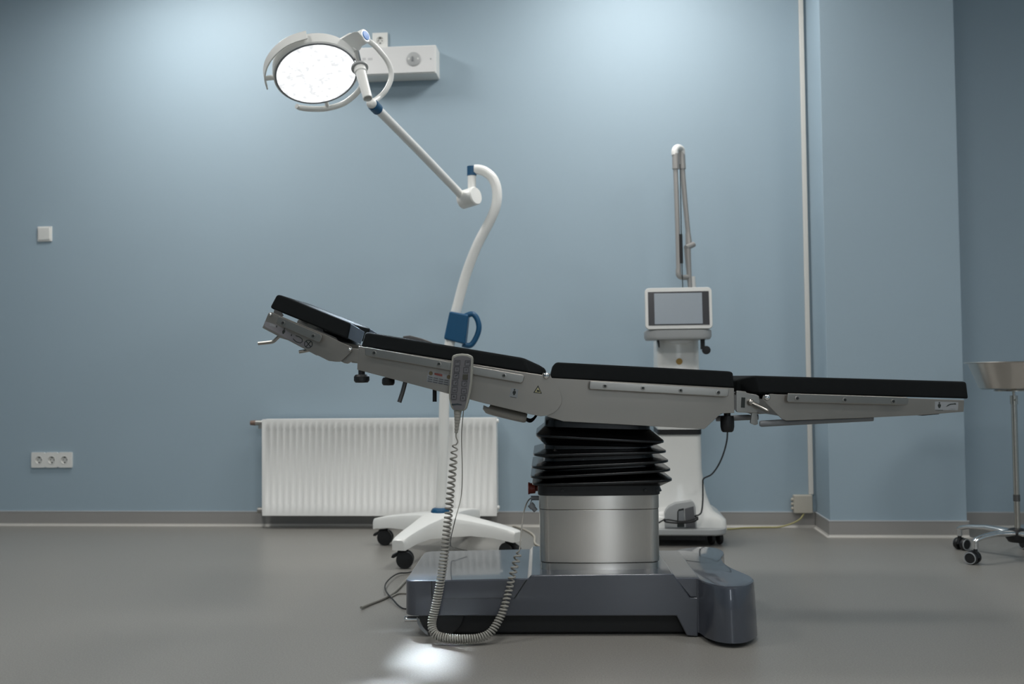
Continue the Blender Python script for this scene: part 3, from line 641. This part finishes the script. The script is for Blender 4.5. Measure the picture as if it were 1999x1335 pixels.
pole = spline([LC+V((0, 0, .16)), PY(865.5, 860, yp), PY(868, 770, yp), PY(874, 700, yp), PY(883, 640, yp), PY(893.5, 595, yp), PY(910, 535, yp), PY(932, 478, yp), PY(957, 430, yp), PY(968.5, 400, yp), PY(970, 372, yp), PY(963, 350, yp), PY(950, 337, yp), PY(937, 331.5, yp), PY(926, 331, yp)], 8)
lobj('pole', MB().tube(pole, [.023]*40+[.0225]*(len(pole)-40), 20), M_white, sharp=60)
cs = [(879.5, 608), (916, 615), (909.5, 673), (868, 662)]
grip = lobj('grip_collar', MB().prism([PY(a, b, yp)+V((0, -.034, 0)) for a, b in cs], (0, .068, 0)), M_blue, bevel=.008, seg=3, label='blue collar with grip')
lobj('grip', MB().tube(spline([PY(908, 617, yp), PY(922, 613, yp), PY(931, 622, yp), PY(935, 640, yp), PY(929, 660, yp), PY(918, 674, yp), PY(903, 672, yp)], 6), .0125, 14), M_blue, grip)
lobj('swivel_ring', MB().tube([PY(921, 325, yp), PY(921, 343, yp)], .0215, 24), M_blue, label='blue ring on top of the drop joint')
lobj('drop_tube', MB().tube([PY(921, 343, yp), PY(921.3, 376, yp)], .019, 24), M_white)
j0 = PY(924, 384, yp-.02); jt = PY(905, 388.5, yp-.055)
er = PY(929, 382, yp-.065); el_ = er+V((-.066, .042, -.010))
lobj('elbow', MB().lathe([(.0001, -.003), (.037, -.003), (.041, .002), (.041, (el_-er).length), (.036, (el_-er).length+.004), (.0001, (el_-er).length+.004)], er, el_-er, n=36), M_white)
# head geometry
LY = 3.58; LS = LY/3.08
hcn = PY(618, 145, LY); n = V((.270, -.410, -.871)).normalized()
e1 = n.cross(V((0, 0, 1))).normalized(); e2 = e1.cross(n).normalized()
def hp(a, b, off=0):                                # point on the lamp-face plane pushed off along its normal
    d = ray(a, b); t = (hcn+n*off-C0).dot(n)/d.dot(n); return C0+d*t
RH = .1265
armend = PY(735, 211.5, 3.62)
lobj('spring_arm', MB().tube([PY(900, 381, yp-.05), PY(893, 373, yp-.08), PY(820, 297, 3.98), PY(745, 221, 3.66), armend], [.0185, .0180, .0175, .0170, .0170], 20), M_white)
dirn = (armend-PY(820, 297, 3.98)).normalized()
lobj('arm_ring', MB().tube([armend-dirn*.009, armend+dirn*.028], .0215, 24), M_blue, label='blue ring at arm end')
kn2 = armend+dirn*.040
yk = kn2.y
lobj('knuckle', MB().ball(kn2, .0192), M_white)
# housing of the head: disc body, rim, face, lenses
def ringp(R_, h): return (R_, h)
head = lobj('head_housing', MB().lathe([(a*LS, b*LS) for a, b in [(.0001, -.062), (.07, -.060), (.118, -.052), (.134, -.040), (.1365, -.02), (.1355, -.002), (.131, .001), (.1295, -.002), (.0001, -.003)]], hcn, n, n=64), M_white)
lobj('rim', MB().lathe([(a*LS, b*LS) for a, b in [(.1255, -.001), (.1260, .0025), (.131, .0025), (.1322, -.001)]], hcn, n, n=64, cap=False), M_mgray, head)
M_led = bpy.data.materials.new('led_face'); M_led.use_nodes = True
nt = M_led.node_tree; bs = nt.nodes['Principled BSDF']
tc = nt.nodes.new('ShaderNodeTexCoord'); vo = nt.nodes.new('ShaderNodeTexNoise'); vo.inputs['Scale'].default_value = 45; vo.inputs['Detail'].default_value = 2
nt.links.new(tc.outputs['Object'], vo.inputs['Vector'])
mr = nt.nodes.new('ShaderNodeMapRange'); mr.inputs['From Min'].default_value = .36; mr.inputs['From Max'].default_value = .52; mr.inputs['To Min'].default_value = .80; mr.inputs['To Max'].default_value = 1.25
nt.links.new(vo.outputs['Fac'], mr.inputs[0]); nt.links.new(mr.outputs[0], bs.inputs['Emission Strength'])
bs.inputs['Emission Color'].default_value = (.97, .985, 1, 1); bs.inputs['Base Color'].default_value = (.35, .35, .35, 1)
face = lobj('light_face', MB().lathe([(a*LS, b*LS) for a, b in [(.0001, .0012), (.1255, .0012), (.1255, -.001), (.0001, -.001)]], hcn, n, n=64), M_led, head, label='glowing white light face')
# individual LED lenses standing out of the face
k_ = 0
for rr, cnt in ((0, 1), (.042, 6), (.078, 10), (.106, 14)):
    for i in range(cnt):
        a_ = 2*PI*i/cnt+rr*9; c_ = hcn+(e1*math.cos(a_)+e2*math.sin(a_))*rr*LS
        lobj('led_lens', MB().lathe([(a*LS, b*LS) for a, b in [(.0125, .0010), (.0118, .0032), (.008, .0052), (.0001, .006)]], c_, n, n=20, cap=False), M_led, head)
# side guard handle: curved band outside the housing on the left
def guard(pxs, off, w, th, m, name):
    cpts = spline([hp(a, b, off*LS) for a, b in pxs], 6); w *= LS; th *= LS; rings = []
    for i, p in enumerate(cpts):
        rad = (p-hcn); rad = (rad-n*rad.dot(n)).normalized()
        rings.append([p+n*w/2-rad*th/2, p+n*w/2+rad*th/2, p-n*w/2+rad*th/2, p-n*w/2-rad*th/2])
    return lobj(name, MB().loft(rings), m, bevel=.002, bang=50, sharp=40)
guard([(521, 168), (516, 148), (519, 128), (530, 108), (548, 90), (570, 77), (599, 68)], -.018, .034, .005, M_white, 'side_handle')
lobj('handle_bracket', MB().tube([hp(518, 153, -.02*LS), hp(545, 150, -.03*LS)], .0093, 12), M_white)
lobj('handle_bracket', MB().tube([hp(588, 74, -.02*LS), hp(594, 92, -.03*LS)], .008, 12), M_white)
lobj('front_handle', MB().tube(spline([hp(579, 207, -.035*LS), hp(586, 210, -.035*LS), hp(605, 212.5, -.035), (hp(635, 212, -.035*LS)), hp(668, 203, -.035*LS), hp(692, 186, -.035*LS), hp(705, 170, -.035*LS), hp(706, 158, -.04*LS)], 7), [.0099]*6+[.011]*44, 16), M_white)
lobj('handle_bracket', MB().tube([hp(640, 211, -.035*LS), hp(636, 195, -.045*LS)], .008, 12), M_white)
# joint body at the upper right of the head
ja = hp(672, 92, -.075*LS); jb_ = hp(713, 70, -.055*LS)
jax = (jb_-ja).normalized()
jl = (jb_-ja).length
jo = lobj('joint_body', MB().lathe([(.0001, -.004), (.028, -.004), (.035, .004), (.036, jl*.45), (.0335, jl*.5), (.0272, jl*.52), (.026, jl), (.023, jl+.003), (.0001, jl+.003)], ja, jax, n=32), M_white)
lobj('end_button', MB().lathe([(.018, jl+.003), (.017, jl+.006), (.0001, jl+.007)], ja, jax, n=24), mat('bright_blue_cap', '1f78c8', .45), jo, label='bright blue end button')
lobj('joint_cover', MB().loft([[hp(a, b, o_) for a, b in [(662, 78), (672, 72), (690, 62.5), (700, 62), (712, 76), (704, 96), (692, 106), (678, 104)]] for o_ in (-.055, -.045)]), M_white, head, bevel=.004)
# C-shaped yoke from joint body to the knuckle
yk0 = jb_-jax*.012
yoke = spline([yk0, PY(728, 86, 3.10*LS), PY(744, 103, 3.12*LS), PY(757, 121, 3.14*LS), PY(763.5, 140, 3.15*LS), PY(762, 158, 3.15*LS), PY(752, 178, 3.14*LS), PY(740, 190, 3.13*LS), PY(726, 200, yk)], 6)
lobj('yoke', MB().tube(yoke, .0099, 16), M_white)
# sterile grip pointing along the beam
g0 = PY(703, 136, 3.03*LS); gdir = (PY(718, 192, 2.98*LS)-g0)
ge = g0+gdir
gax = gdir.normalized(); gl = gdir.length
gh = lobj('grip_handle', MB().lathe([(.0001, -.014), (.022, -.012), (.0232, .014), (.0192, .018), (.018, gl*.5), (.0168, gl), (.0142, gl+.0018), (.0134, gl-.016), (.0001, gl-.016)], g0, gax, n=32), M_white)
lobj('grip_flange', MB().lathe([(.021, -.014), (.0304, -.014), (.0316, -.0105), (.0311, -.006), (.021, -.005)], g0, gax, n=36, cap=False), M_grayp, gh)
lobj('grip_stem', MB().cyl(g0-gax*.010, hp(694, 100, -.05*LS), .0122, .0134, n=18), M_chrome, gh)
lobj('power_cord', MB().tube(spline([LC+V((.08, .05, .07)), PZ(948, 1014, .03), PZ(985, 1023, .006), PZ(1020, 1032, .006), PZ(1042, 1045, .006), PZ(1046, 1062, .006), PZ(1075, 1072, .006)], 8), .0045, 8), M_beige)

# ------------------------------------------------------------------ laser machine behind the table
yl = 4.60
lcx = PY(1329, 1000, yl).x
laser = thing('laser_machine', 'white medical laser tower with a touch screen and folded arm behind the table', 'medical device', (lcx, 4.72, 0))
def zo(name, mb, m, parent=None, **kw): return obj(name, mb, m, parent or laser, **kw)
def rr(cx_, cy_, hw, hd, z, r=.05):
    pts = []
    for (sx, sy, a0) in ((1, 1, 0), (-1, 1, PI/2), (-1, -1, PI), (1, -1, 1.5*PI)):
        for k in range(6): 
            a = a0+PI/2*k/5; pts.append(V((cx_+sx*(hw-r)+r*math.cos(a), cy_+sy*(hd-r)+r*math.sin(a), z)))
    return pts
hwb = PY(1420, 1035, 4.52).x-lcx
zb0 = PY(1400, 1046, 4.50).z; zb1 = PY(1400, 1034, 4.50).z
zo('base_plate', MB().loft([rr(lcx, 4.75, hwb-.004, .25, zb0, .07), rr(lcx, 4.75, hwb, .255, zb0+.006, .07), rr(lcx, 4.75, hwb, .255, zb1, .07)]), M_grayp, bevel=.003, bang=50)
prof = [(1033, 1418), (1012, 1416), (1004, 1405), (997, 1394), (985, 1387), (965, 1379.5), (940, 1374), (915, 1371), (880, 1370), (835, 1368.5), (760, 1367), (700, 1365.5), (662, 1364.5)]
rings = []
for v_, u_ in prof:
    q = PY(u_, v_, yl); t = max(0, min(1, (q.x-lcx-.09)/.12)); rings.append(rr(lcx, 4.76, q.x-lcx, .16+.05*t, q.z, .03))
zo('tower', MB().loft(rings), M_white, sharp=60)
zo('dark_band', MB().loft([rr(lcx, 4.76, PY(1369, 842, yl).x-lcx+.002, .172, PY(1329, 848, yl).z, .03), rr(lcx, 4.76, PY(1369, 842, yl).x-lcx+.002, .172, PY(1329, 838, yl).z, .03)]), M_black, label='black band around the tower')
for sx in (-1, 1):
    for sy in (4.60, 4.93): caster(laser, (lcx+sx*(hwb-.05), sy), -PI/2+.3*sx, r_=.03, brake=False)
zo('chassis', MB().box(lcx-hwb+.09, lcx+hwb-.09, 4.58, 4.96, .02, zb0+.004), M_black)
ysr = 4.46
def sq(a, b): return PY(a, b, ysr)
a = sq(1258.5, 561.5); b = sq(1391.5, 641.5)
scx = (a.x+b.x)/2; scz = (a.z+b.z)/2
TS = Matrix.Translation((scx, ysr, scz)) @ Matrix.Rotation(math.radians(-6), 4, 'X')
W2, H2 = (b.x-a.x)/2, (a.z-b.z)/2
mon = zo('monitor', MB().loft([[V((p.x, y, p.y)) for p in [V((q.x, q.y)) for q in rr(0, 0, W2*s_, H2*s_, 0, .018)]] for y, s_ in ((.06, .8), (.045, .96), (.012, 1), (0, .99))]), M_plastic, frame=TS, bevel=.002, bang=50)
zo('bezel', MB().box(-W2*.905, W2*.905, -.002, .004, -H2*.82, H2*.80), M_bezel, mon, frame=TS, bevel=.001)
zo('display', MB().box(-W2*.72, W2*.70, -.0032, .002, -H2*.76, H2*.72), M_disp, mon, frame=TS)
q0, q1 = PY(1260, 644, 4.47), PY(1391, 661, 4.47)
zo('handle_tray', MB().loft([rr((q0.x+q1.x)/2, 4.56, (q1.x-q0.x)/2*.96, .10, q1.z, .05), rr((q0.x+q1.x)/2, 4.56, (q1.x-q0.x)/2, .105, q1.z+.012, .05), rr((q0.x+q1.x)/2, 4.56, (q1.x-q0.x)/2, .105, q0.z-.006, .05), rr((q0.x+q1.x)/2, 4.56, (q1.x-q0.x)/2*.97, .10, q0.z, .05)]), M_grayp, bevel=.003, bang=50)
zo('tray_apron', MB().prism([PY(a_, b_, 4.585) for a_, b_ in [(1293, 661), (1300, 668), (1315, 671.5), (1340, 671.5), (1353, 667), (1358, 660)]], (0, .02, 0)), M_white, bevel=.003)
zo('monitor_neck', MB().box(scx-.06, scx+.06, 4.50, 4.62, q0.z-.01, scz), M_grayp, bevel=.01)
q = PY(1326, 705.5, yl-.004); zo('seal', MB().lathe([(.0145, -.006), (.0145, .002), (.0001, .002)], (q.x, yl-.004, q.z), (0, -1, 0), n=24), M_gold, label='gold round seal')
hk = zo('cable_hook', MB().box(PY(1367, 661, 4.56).x, PY(1374, 661, 4.56).x, 4.52, 4.56, PY(1370, 682, 4.56).z, PY(1370, 658, 4.56).z).lathe([(.0001, 0), (.017, .001), (.019, .006), (.019, .020), (.0001, .022)], PY(1378, 683.5, 4.54), (0, -1, 0), n=24), M_black, label='black cable hook')
zo('cable_hook', MB().prism([PY(a_, b_, 4.56) for a_, b_ in [(1282, 662), (1287, 662), (1288, 678), (1286, 678)]], (0, .03, 0)), M_black)
# folded articulated arm
ya = 4.78
def arm(name, seg, r, m=M_grayp, n=16):
    return zo(name, MB().tube([PY(a_, b_, ya+dy) for a_, b_, dy in seg], r, n), m)
M_arm = mat('arm_grey', 'a2a09d', .35, .3)
arm('arm_tube', [(1318.5, 300, -.03), (1319, 330, -.03)], .016, M_arm)
arm('arm_tube', [(1318.5, 322, -.03), (1322, 420, -.03), (1325, 535, -.03)], .0115, M_arm)
arm('arm_tube', [(1330, 297, .03), (1332, 330, .03)], .0175, M_arm)
arm('arm_tube', [(1331.5, 325, .03), (1337, 390, .03), (1344, 462, .03)], [.013, .0125, .0115], M_arm)
arm('arm_tube', [(1343, 455, .03), (1345, 482, .03)], [.013, .0165], M_arm)
arm('arm_tube', [(1342, 486, .0), (1343, 505, .0), (1347, 562, .0)], [.0165, .0145, .010], M_arm)
zo('arm_head', MB().tube(spline([PY(1317.5, 303, ya-.03), PY(1317.5, 293, ya-.025), PY(1323, 288, ya), PY(1330, 292, ya+.025), PY(1331, 304, ya+.03)], 6), .016, 18), M_plastic)
arm('arm_joint', [(1339, 484, .0), (1354, 477, .03)], .0135, M_arm)
zo('arm_elbow', MB().tube(spline([PY(1324, 525, ya-.03), PY(1325, 537, ya-.03), PY(1332, 541.5, ya-.02), PY(1344, 541, ya)], 6), .0125, 16), M_arm)
arm('arm_post', [(1350, 540, .03), (1352, 575, .03)], .018, M_plastic)
arm('balance_spring', [(1329, 457, -.04), (1330.5, 514, -.04)], .0075, M_black)
arm('thin_cable', [(1327.5, 320, -.04), (1330, 450, -.04), (1332, 540, -.04), (1333, 566, -.04)], .0022, M_ink, 6)

# foot pedal on the laser's base with its cable looped over the hook
ypd = 4.53
pd0 = PY(1330, 1030, ypd)
ped = thing('foot_pedal', 'grey hooded foot pedal wrapped in its cable on the laser base', 'foot pedal', (pd0.x, ypd, zb1))
def qobj(name, mb, m, parent=None, **kw): return obj(name, mb, m, parent or ped, **kw)
sh = [(1298, 1031), (1297.5, 1003), (1300, 996), (1306, 989), (1318, 983), (1350, 978), (1355, 981), (1358, 990), (1361, 1031)]
zfl = zb1+.001
def shp(pts, y, th):
    ps = [PY(a_, b_, y) for a_, b_ in pts]
    for p in ps: p.z = max(p.z, zfl)
    return MB().prism(ps, (0, th, 0))
hood = qobj('hood', shp(sh, ypd, .10), M_grayp, bevel=.004)
qobj('hood_opening', shp([(1322, 1029), (1322, 999), (1325, 994), (1335, 992), (1336, 1029)], ypd-.001, .002), M_ink, hood)
qobj('treadle', shp([(1324, 1022), (1324.5, 998), (1334, 996), (1338, 1022)], ypd-.0025, .003), M_mgray, bevel=.001)
qobj('side_panel', shp([(1339, 1030), (1337, 993), (1354, 988), (1358, 1030)], ypd-.002, .003), mat('pedal_dark_grey', '5c5d60', .5), hood, bevel=.001)
cab = [PY(1364, 748, 4.61), PY(1378, 756, 4.57), PY(1400, 776, 4.51), PY(1416, 808, 4.48), PY(1420, 845, 4.48), PY(1416, 873, 4.49), PY(1405, 903, 4.50), PY(1390, 925, 4.51), PY(1374, 934, 4.52), PY(1372, 945, 4.525), PY(1372, 975, 4.52), PY(1369.5, 998, 4.515), PY(1364, 1005, 4.51), PY(1357, 1007, 4.51), PY(1362, 1013, 4.508), PY(1350, 1019, 4.508), PY(1325, 1021, 4.508), PY(1302, 1019, 4.508), PY(1297, 1016, 4.51), PY(1305, 1014.5, 4.50), PY(1330, 1018, 4.50), PY(1352, 1014, 4.50), PY(1363, 1009, 4.50)]
qobj('cable', MB().tube(spline(cab, 8), .0035, 8), M_black)
qobj('cable', MB().tube(spline([PY(1298, 1013, 4.51), PY(1290, 1018, 4.50), PY(1279, 1024, 4.50)], 6), .0035, 8), M_black)

# ------------------------------------------------------------------ bowl stand at the right edge
c1, c2 = PZ(1870, 1073, 0), PZ(1902, 1102, 0)
mid = (c1+c2)/2; ch = (c2-c1); R5 = ch.length/(2*math.sin(PI/5)); nrm = V((-ch.y, ch.x, 0)).normalized()
if nrm.x < 0: nrm = -nrm
sc_ = PY(1986.5, 1040, 4.26); sc_.z = 0; R5 = (c1-sc_).length
st = thing('bowl_stand', 'chrome five-legged bowl stand on black casters beside the pillar', 'stand', (sc_.x, sc_.y, 0))
def sobj(name, mb, m, parent=None, **kw): return obj(name, mb, m, parent or st, **kw)
a0 = math.atan2(c1.y-sc_.y, c1.x-sc_.x); da = abs((math.atan2(c2.y-sc_.y, c2.x-sc_.x)-a0+PI) % (2*PI)-PI); sgn = 1 if ((c1-sc_).cross(c2-sc_)).z > 0 else -1
M_pole = mat('stand_steel', (0.55, 0.52, 0.47), .25, 1)
M_wheel_rim = mat('grey_wheel_rim', '8e9294', .4)
for k in range(5):
    a_ = a0+sgn*(0, da, da+(2*PI-da)/4, da+(2*PI-da)/2, da+(2*PI-da)*.75)[k]; d = V((math.cos(a_), math.sin(a_), 0)); sd = V((-d.y, d.x, 0)); rings = []
    Lk = R5 if k != 1 else (c2-sc_).length
    for t, zc_, hw, hh_ in [(.02, .098, .026, .016), (.2, .108, .022, .014), (.5, .112, .017, .012), (.8, .105, .014, .010), (.95, .096, .013, .010), (1.0, .088, .010, .008)]:
        c_ = sc_+d*Lk*t+V((0, 0, zc_))
        rings.append([c_+sd*hw*math.cos(q)+V((0, 0, hh_*math.sin(q))) for q in [2*PI*j/12 for j in range(12)]])
    sobj('leg', MB().loft(rings).cyl(sc_+d*Lk*.965+V((0, 0, .062)), sc_+d*Lk*.965+V((0, 0, .094)), .012, n=14), M_chrome, sharp=60)
    p = sc_+d*Lk*.965; ang = .5+k*1.9; f = V((math.cos(ang), math.sin(ang), 0)); s2 = V((-f.y, f.x, 0)); wc = V((p.x, p.y, .026))+f*.012
    ca = sobj('caster', MB().cyl((p.x, p.y, .045), (p.x, p.y, .064), .008, n=12).prism([wc-s2*.006+f*x+V((0, 0, z)) for x, z in [(-.026, .0), (-.02, .022), (0, .029), (.018, .022), (.01, 0)]], s2*.012), M_black, bevel=.002)
    for sg in (-1, 1):
        w_ = sobj('wheel', MB().lathe([(.012, 0), (.024, 0), (.026, .004), (.026, .014), (.024, .018), (.012, .019), (.0001, .019)], wc+s2*sg*.008, s2*sg, n=24), M_black, ca)
        sobj('wheel_rim', MB().lathe([(.020, .0188), (.0205, .0205), (.0235, .0200), (.0240, .0180)], wc+s2*sg*.008, s2*sg, n=24, cap=False), M_wheel_rim, ca)
sobj('hub', MB().lathe([(.0001, .068), (.035, .07), (.045, .085), (.045, .110), (.03, .122), (.017, .126), (.0001, .126)], sc_, n=28), M_black)
zr = PY(1975, 706, sc_.y).z; zcl = PY(1978, 772, sc_.y).z; zbb = PY(1978, 760, sc_.y).z
sobj('pole', MB().cyl(sc_+V((0, 0, .12)), sc_+V((0, 0, zcl)), .0118, n=20), M_pole)
sobj('clamp_collar', MB().cyl(sc_+V((0, 0, zcl-.035)), sc_+V((0, 0, zcl)), .0150, n=20).cyl(sc_+V((0, -.012, zcl-.018)), sc_+V((0, -.028, zcl-.018)), .005, n=12), M_pole)
sobj('pole_band', MB().cyl(sc_+V((0, 0, .235)), sc_+V((0, 0, .262)), .0132, n=20), M_dsteel)
Rb = (PY(1978, 706, sc_.y)-PY(1887, 706, sc_.y)).length
sobj('rod', MB().cyl(sc_+V((0, 0, zcl-.01)), sc_+V((0, 0, zbb-.004)), .006, n=14), M_pole)
sobj('ring', MB().lathe([(.07, -.004), (.075, -.006), (.075, -.002), (.07, 0)], sc_+V((0, 0, zbb-.001)), n=40, cap=False).box(sc_.x-.072, sc_.x+.072, sc_.y-.006, sc_.y+.006, zbb-.008, zbb-.003), M_pole)
hb_ = zr-zbb
o = obj('basin', MB().lathe([(.0001, .001), (Rb*.64, .001), (Rb*.70, .006), (Rb*.92, hb_*.94), (Rb*.99, hb_*.955), (Rb, hb_*.975), (Rb*.985, hb_), (Rb*.95, hb_*.985), (Rb*.90, hb_*.94), (Rb*.68, .012), (Rb*.62, .006), (.0001, .006)], sc_+V((0, 0, zbb)), n=56), mat('basin_steel', (0.60, 0.57, 0.53), .24, 1, var=.05, vscale=8))
tag(o, 'stainless steel basin resting on the bowl stand at the right edge', 'basin')

# ------------------------------------------------------------------ loose cables on the floor left of the base
zf = .0052
gc = spline([PZ(705, 1186, .007), PZ(722, 1179, zf), PZ(745, 1170, zf), PZ(764, 1160, zf), PZ(778, 1148, zf), PZ(795, 1130, zf), PZ(815, 1112, zf), PZ(835, 1096, zf)], 8)
tag(obj('mains_cable', MB().tube(gc, .0048, 10), M_cord), 'thick grey mains cable lying on the floor left of the table base', 'cable')
bk = spline([PZ(835, 1104, .0035), PZ(800, 1117, .006), PZ(779, 1119, .010), PZ(764, 1127, .012), PZ(753, 1139, .012), PZ(752, 1150, .012), PZ(758, 1160, .013), PZ(768, 1171, .010), PZ(778, 1182, .006), PZ(790, 1188, .0035), PZ(812, 1187, .0035)], 8)
tag(obj('thin_cable', MB().tube(bk, .0026, 8), M_black), 'thin black cable curling over the grey cable on the floor', 'cable')
lk_ = spline([PZ(762, 1166, .0035), PZ(776, 1159, .0035), PZ(790, 1158, .0035), PZ(812, 1160, .0035)], 8)
tag(obj('side_cable', MB().tube(lk_, .0033, 8), M_cord), 'short pale cable branching to the table base end beside the black loop', 'cable')

# ------------------------------------------------------------------ lights
def area(name, loc, sx, sy, power, col=(1, 1, 1), rot=(0, 0, 0), spread=PI):
    l = bpy.data.lights.new(name, 'AREA'); l.shape = 'RECTANGLE'; l.size = sx; l.size_y = sy; l.energy = power; l.color = col; l.spread = spread
    o = bpy.data.objects.new(name, l); COL.objects.link(o); o.location = loc; o.rotation_euler = rot; return o
M_diff = mat('panel_diffuser', (1, 1, 1), .5, emit=1.5)
def ceiling_panel(x, y, power, label, s_=.6, col=(1, .985, .96)):
    t = thing('ceiling_light', label, 'ceiling light', (x, y, ZC-.03))
    obj('frame', MB().box(x-s_/2-.02, x+s_/2+.02, y-s_/2-.02, y-s_/2, ZC-.03, ZC).box(x-s_/2-.02, x+s_/2+.02, y+s_/2, y+s_/2+.02, ZC-.03, ZC).box(x-s_/2-.02, x-s_/2, y-s_/2, y+s_/2, ZC-.03, ZC).box(x+s_/2, x+s_/2+.02, y-s_/2, y+s_/2, ZC-.03, ZC), M_plastic, t)
    obj('diffuser', MB().box(x-s_/2, x+s_/2, y-s_/2, y+s_/2, ZC-.012, ZC-.002), M_diff, t)
    area('ceiling_lamp', (x, y, ZC-.014), s_, s_, power, col)
for x, y, pw, lb in ((-2.05, 4.3, 27, 'square ceiling light panel near the wall above the radiator end'), (.22, 4.3, 27, 'square ceiling light panel near the wall above the laser machine'),
                     (-2.05, 2.1, 22, 'square ceiling light panel left of the lamp in the middle of the room'), (.22, 2.1, 22, 'square ceiling light panel in the middle of the room in front of the table'),
                     (2.4, 2.1, 24, 'added square ceiling light panel brightening the pillar and right side'),  # right-hand panels are added to brighten the pillar and niche
                     (-2.05, -.4, 15, 'square ceiling light panel at the far left beside the camera'), (.22, -.4, 20, 'square ceiling light panel directly over the camera'), (2.4, -.4, 20, 'added square ceiling light panel at the far right brightening that side')):  # last panel is added for more light on the right
    ceiling_panel(x, y, pw, lb)
area('added_window_light', ((wx0+wx1)/2, YF+.03, (wz0+wz1)/2), wx1-wx0-.1, wz1-wz0-.1, 6, (.86, .93, 1), (PI/2, 0, 0))  # light of the added window, reflected as a band in the column
bm_ = bpy.data.lights.new('lamp_beam', 'AREA'); bm_.shape = 'DISK'; bm_.size = .25*LS; bm_.energy = 8.5; bm_.color = (.76, .88, 1); bm_.spread = math.radians(14.5)
bo = bpy.data.objects.new('lamp_beam', bm_); COL.objects.link(bo); bo.location = hcn+n*.012
bo.rotation_euler = n.to_track_quat('-Z', 'Y').to_euler()
w = bpy.data.worlds.new('world'); SC.world = w; w.use_nodes = True
w.node_tree.nodes['Background'].inputs[0].default_value = (.75, .85, 1, 1); w.node_tree.nodes['Background'].inputs[1].default_value = .3

SC.view_settings.view_transform = 'Standard'; SC.view_settings.look = 'None'
SC.view_settings.exposure = 0.0; SC.view_settings.gamma = 1.0; SC.view_settings.use_curve_mapping = False
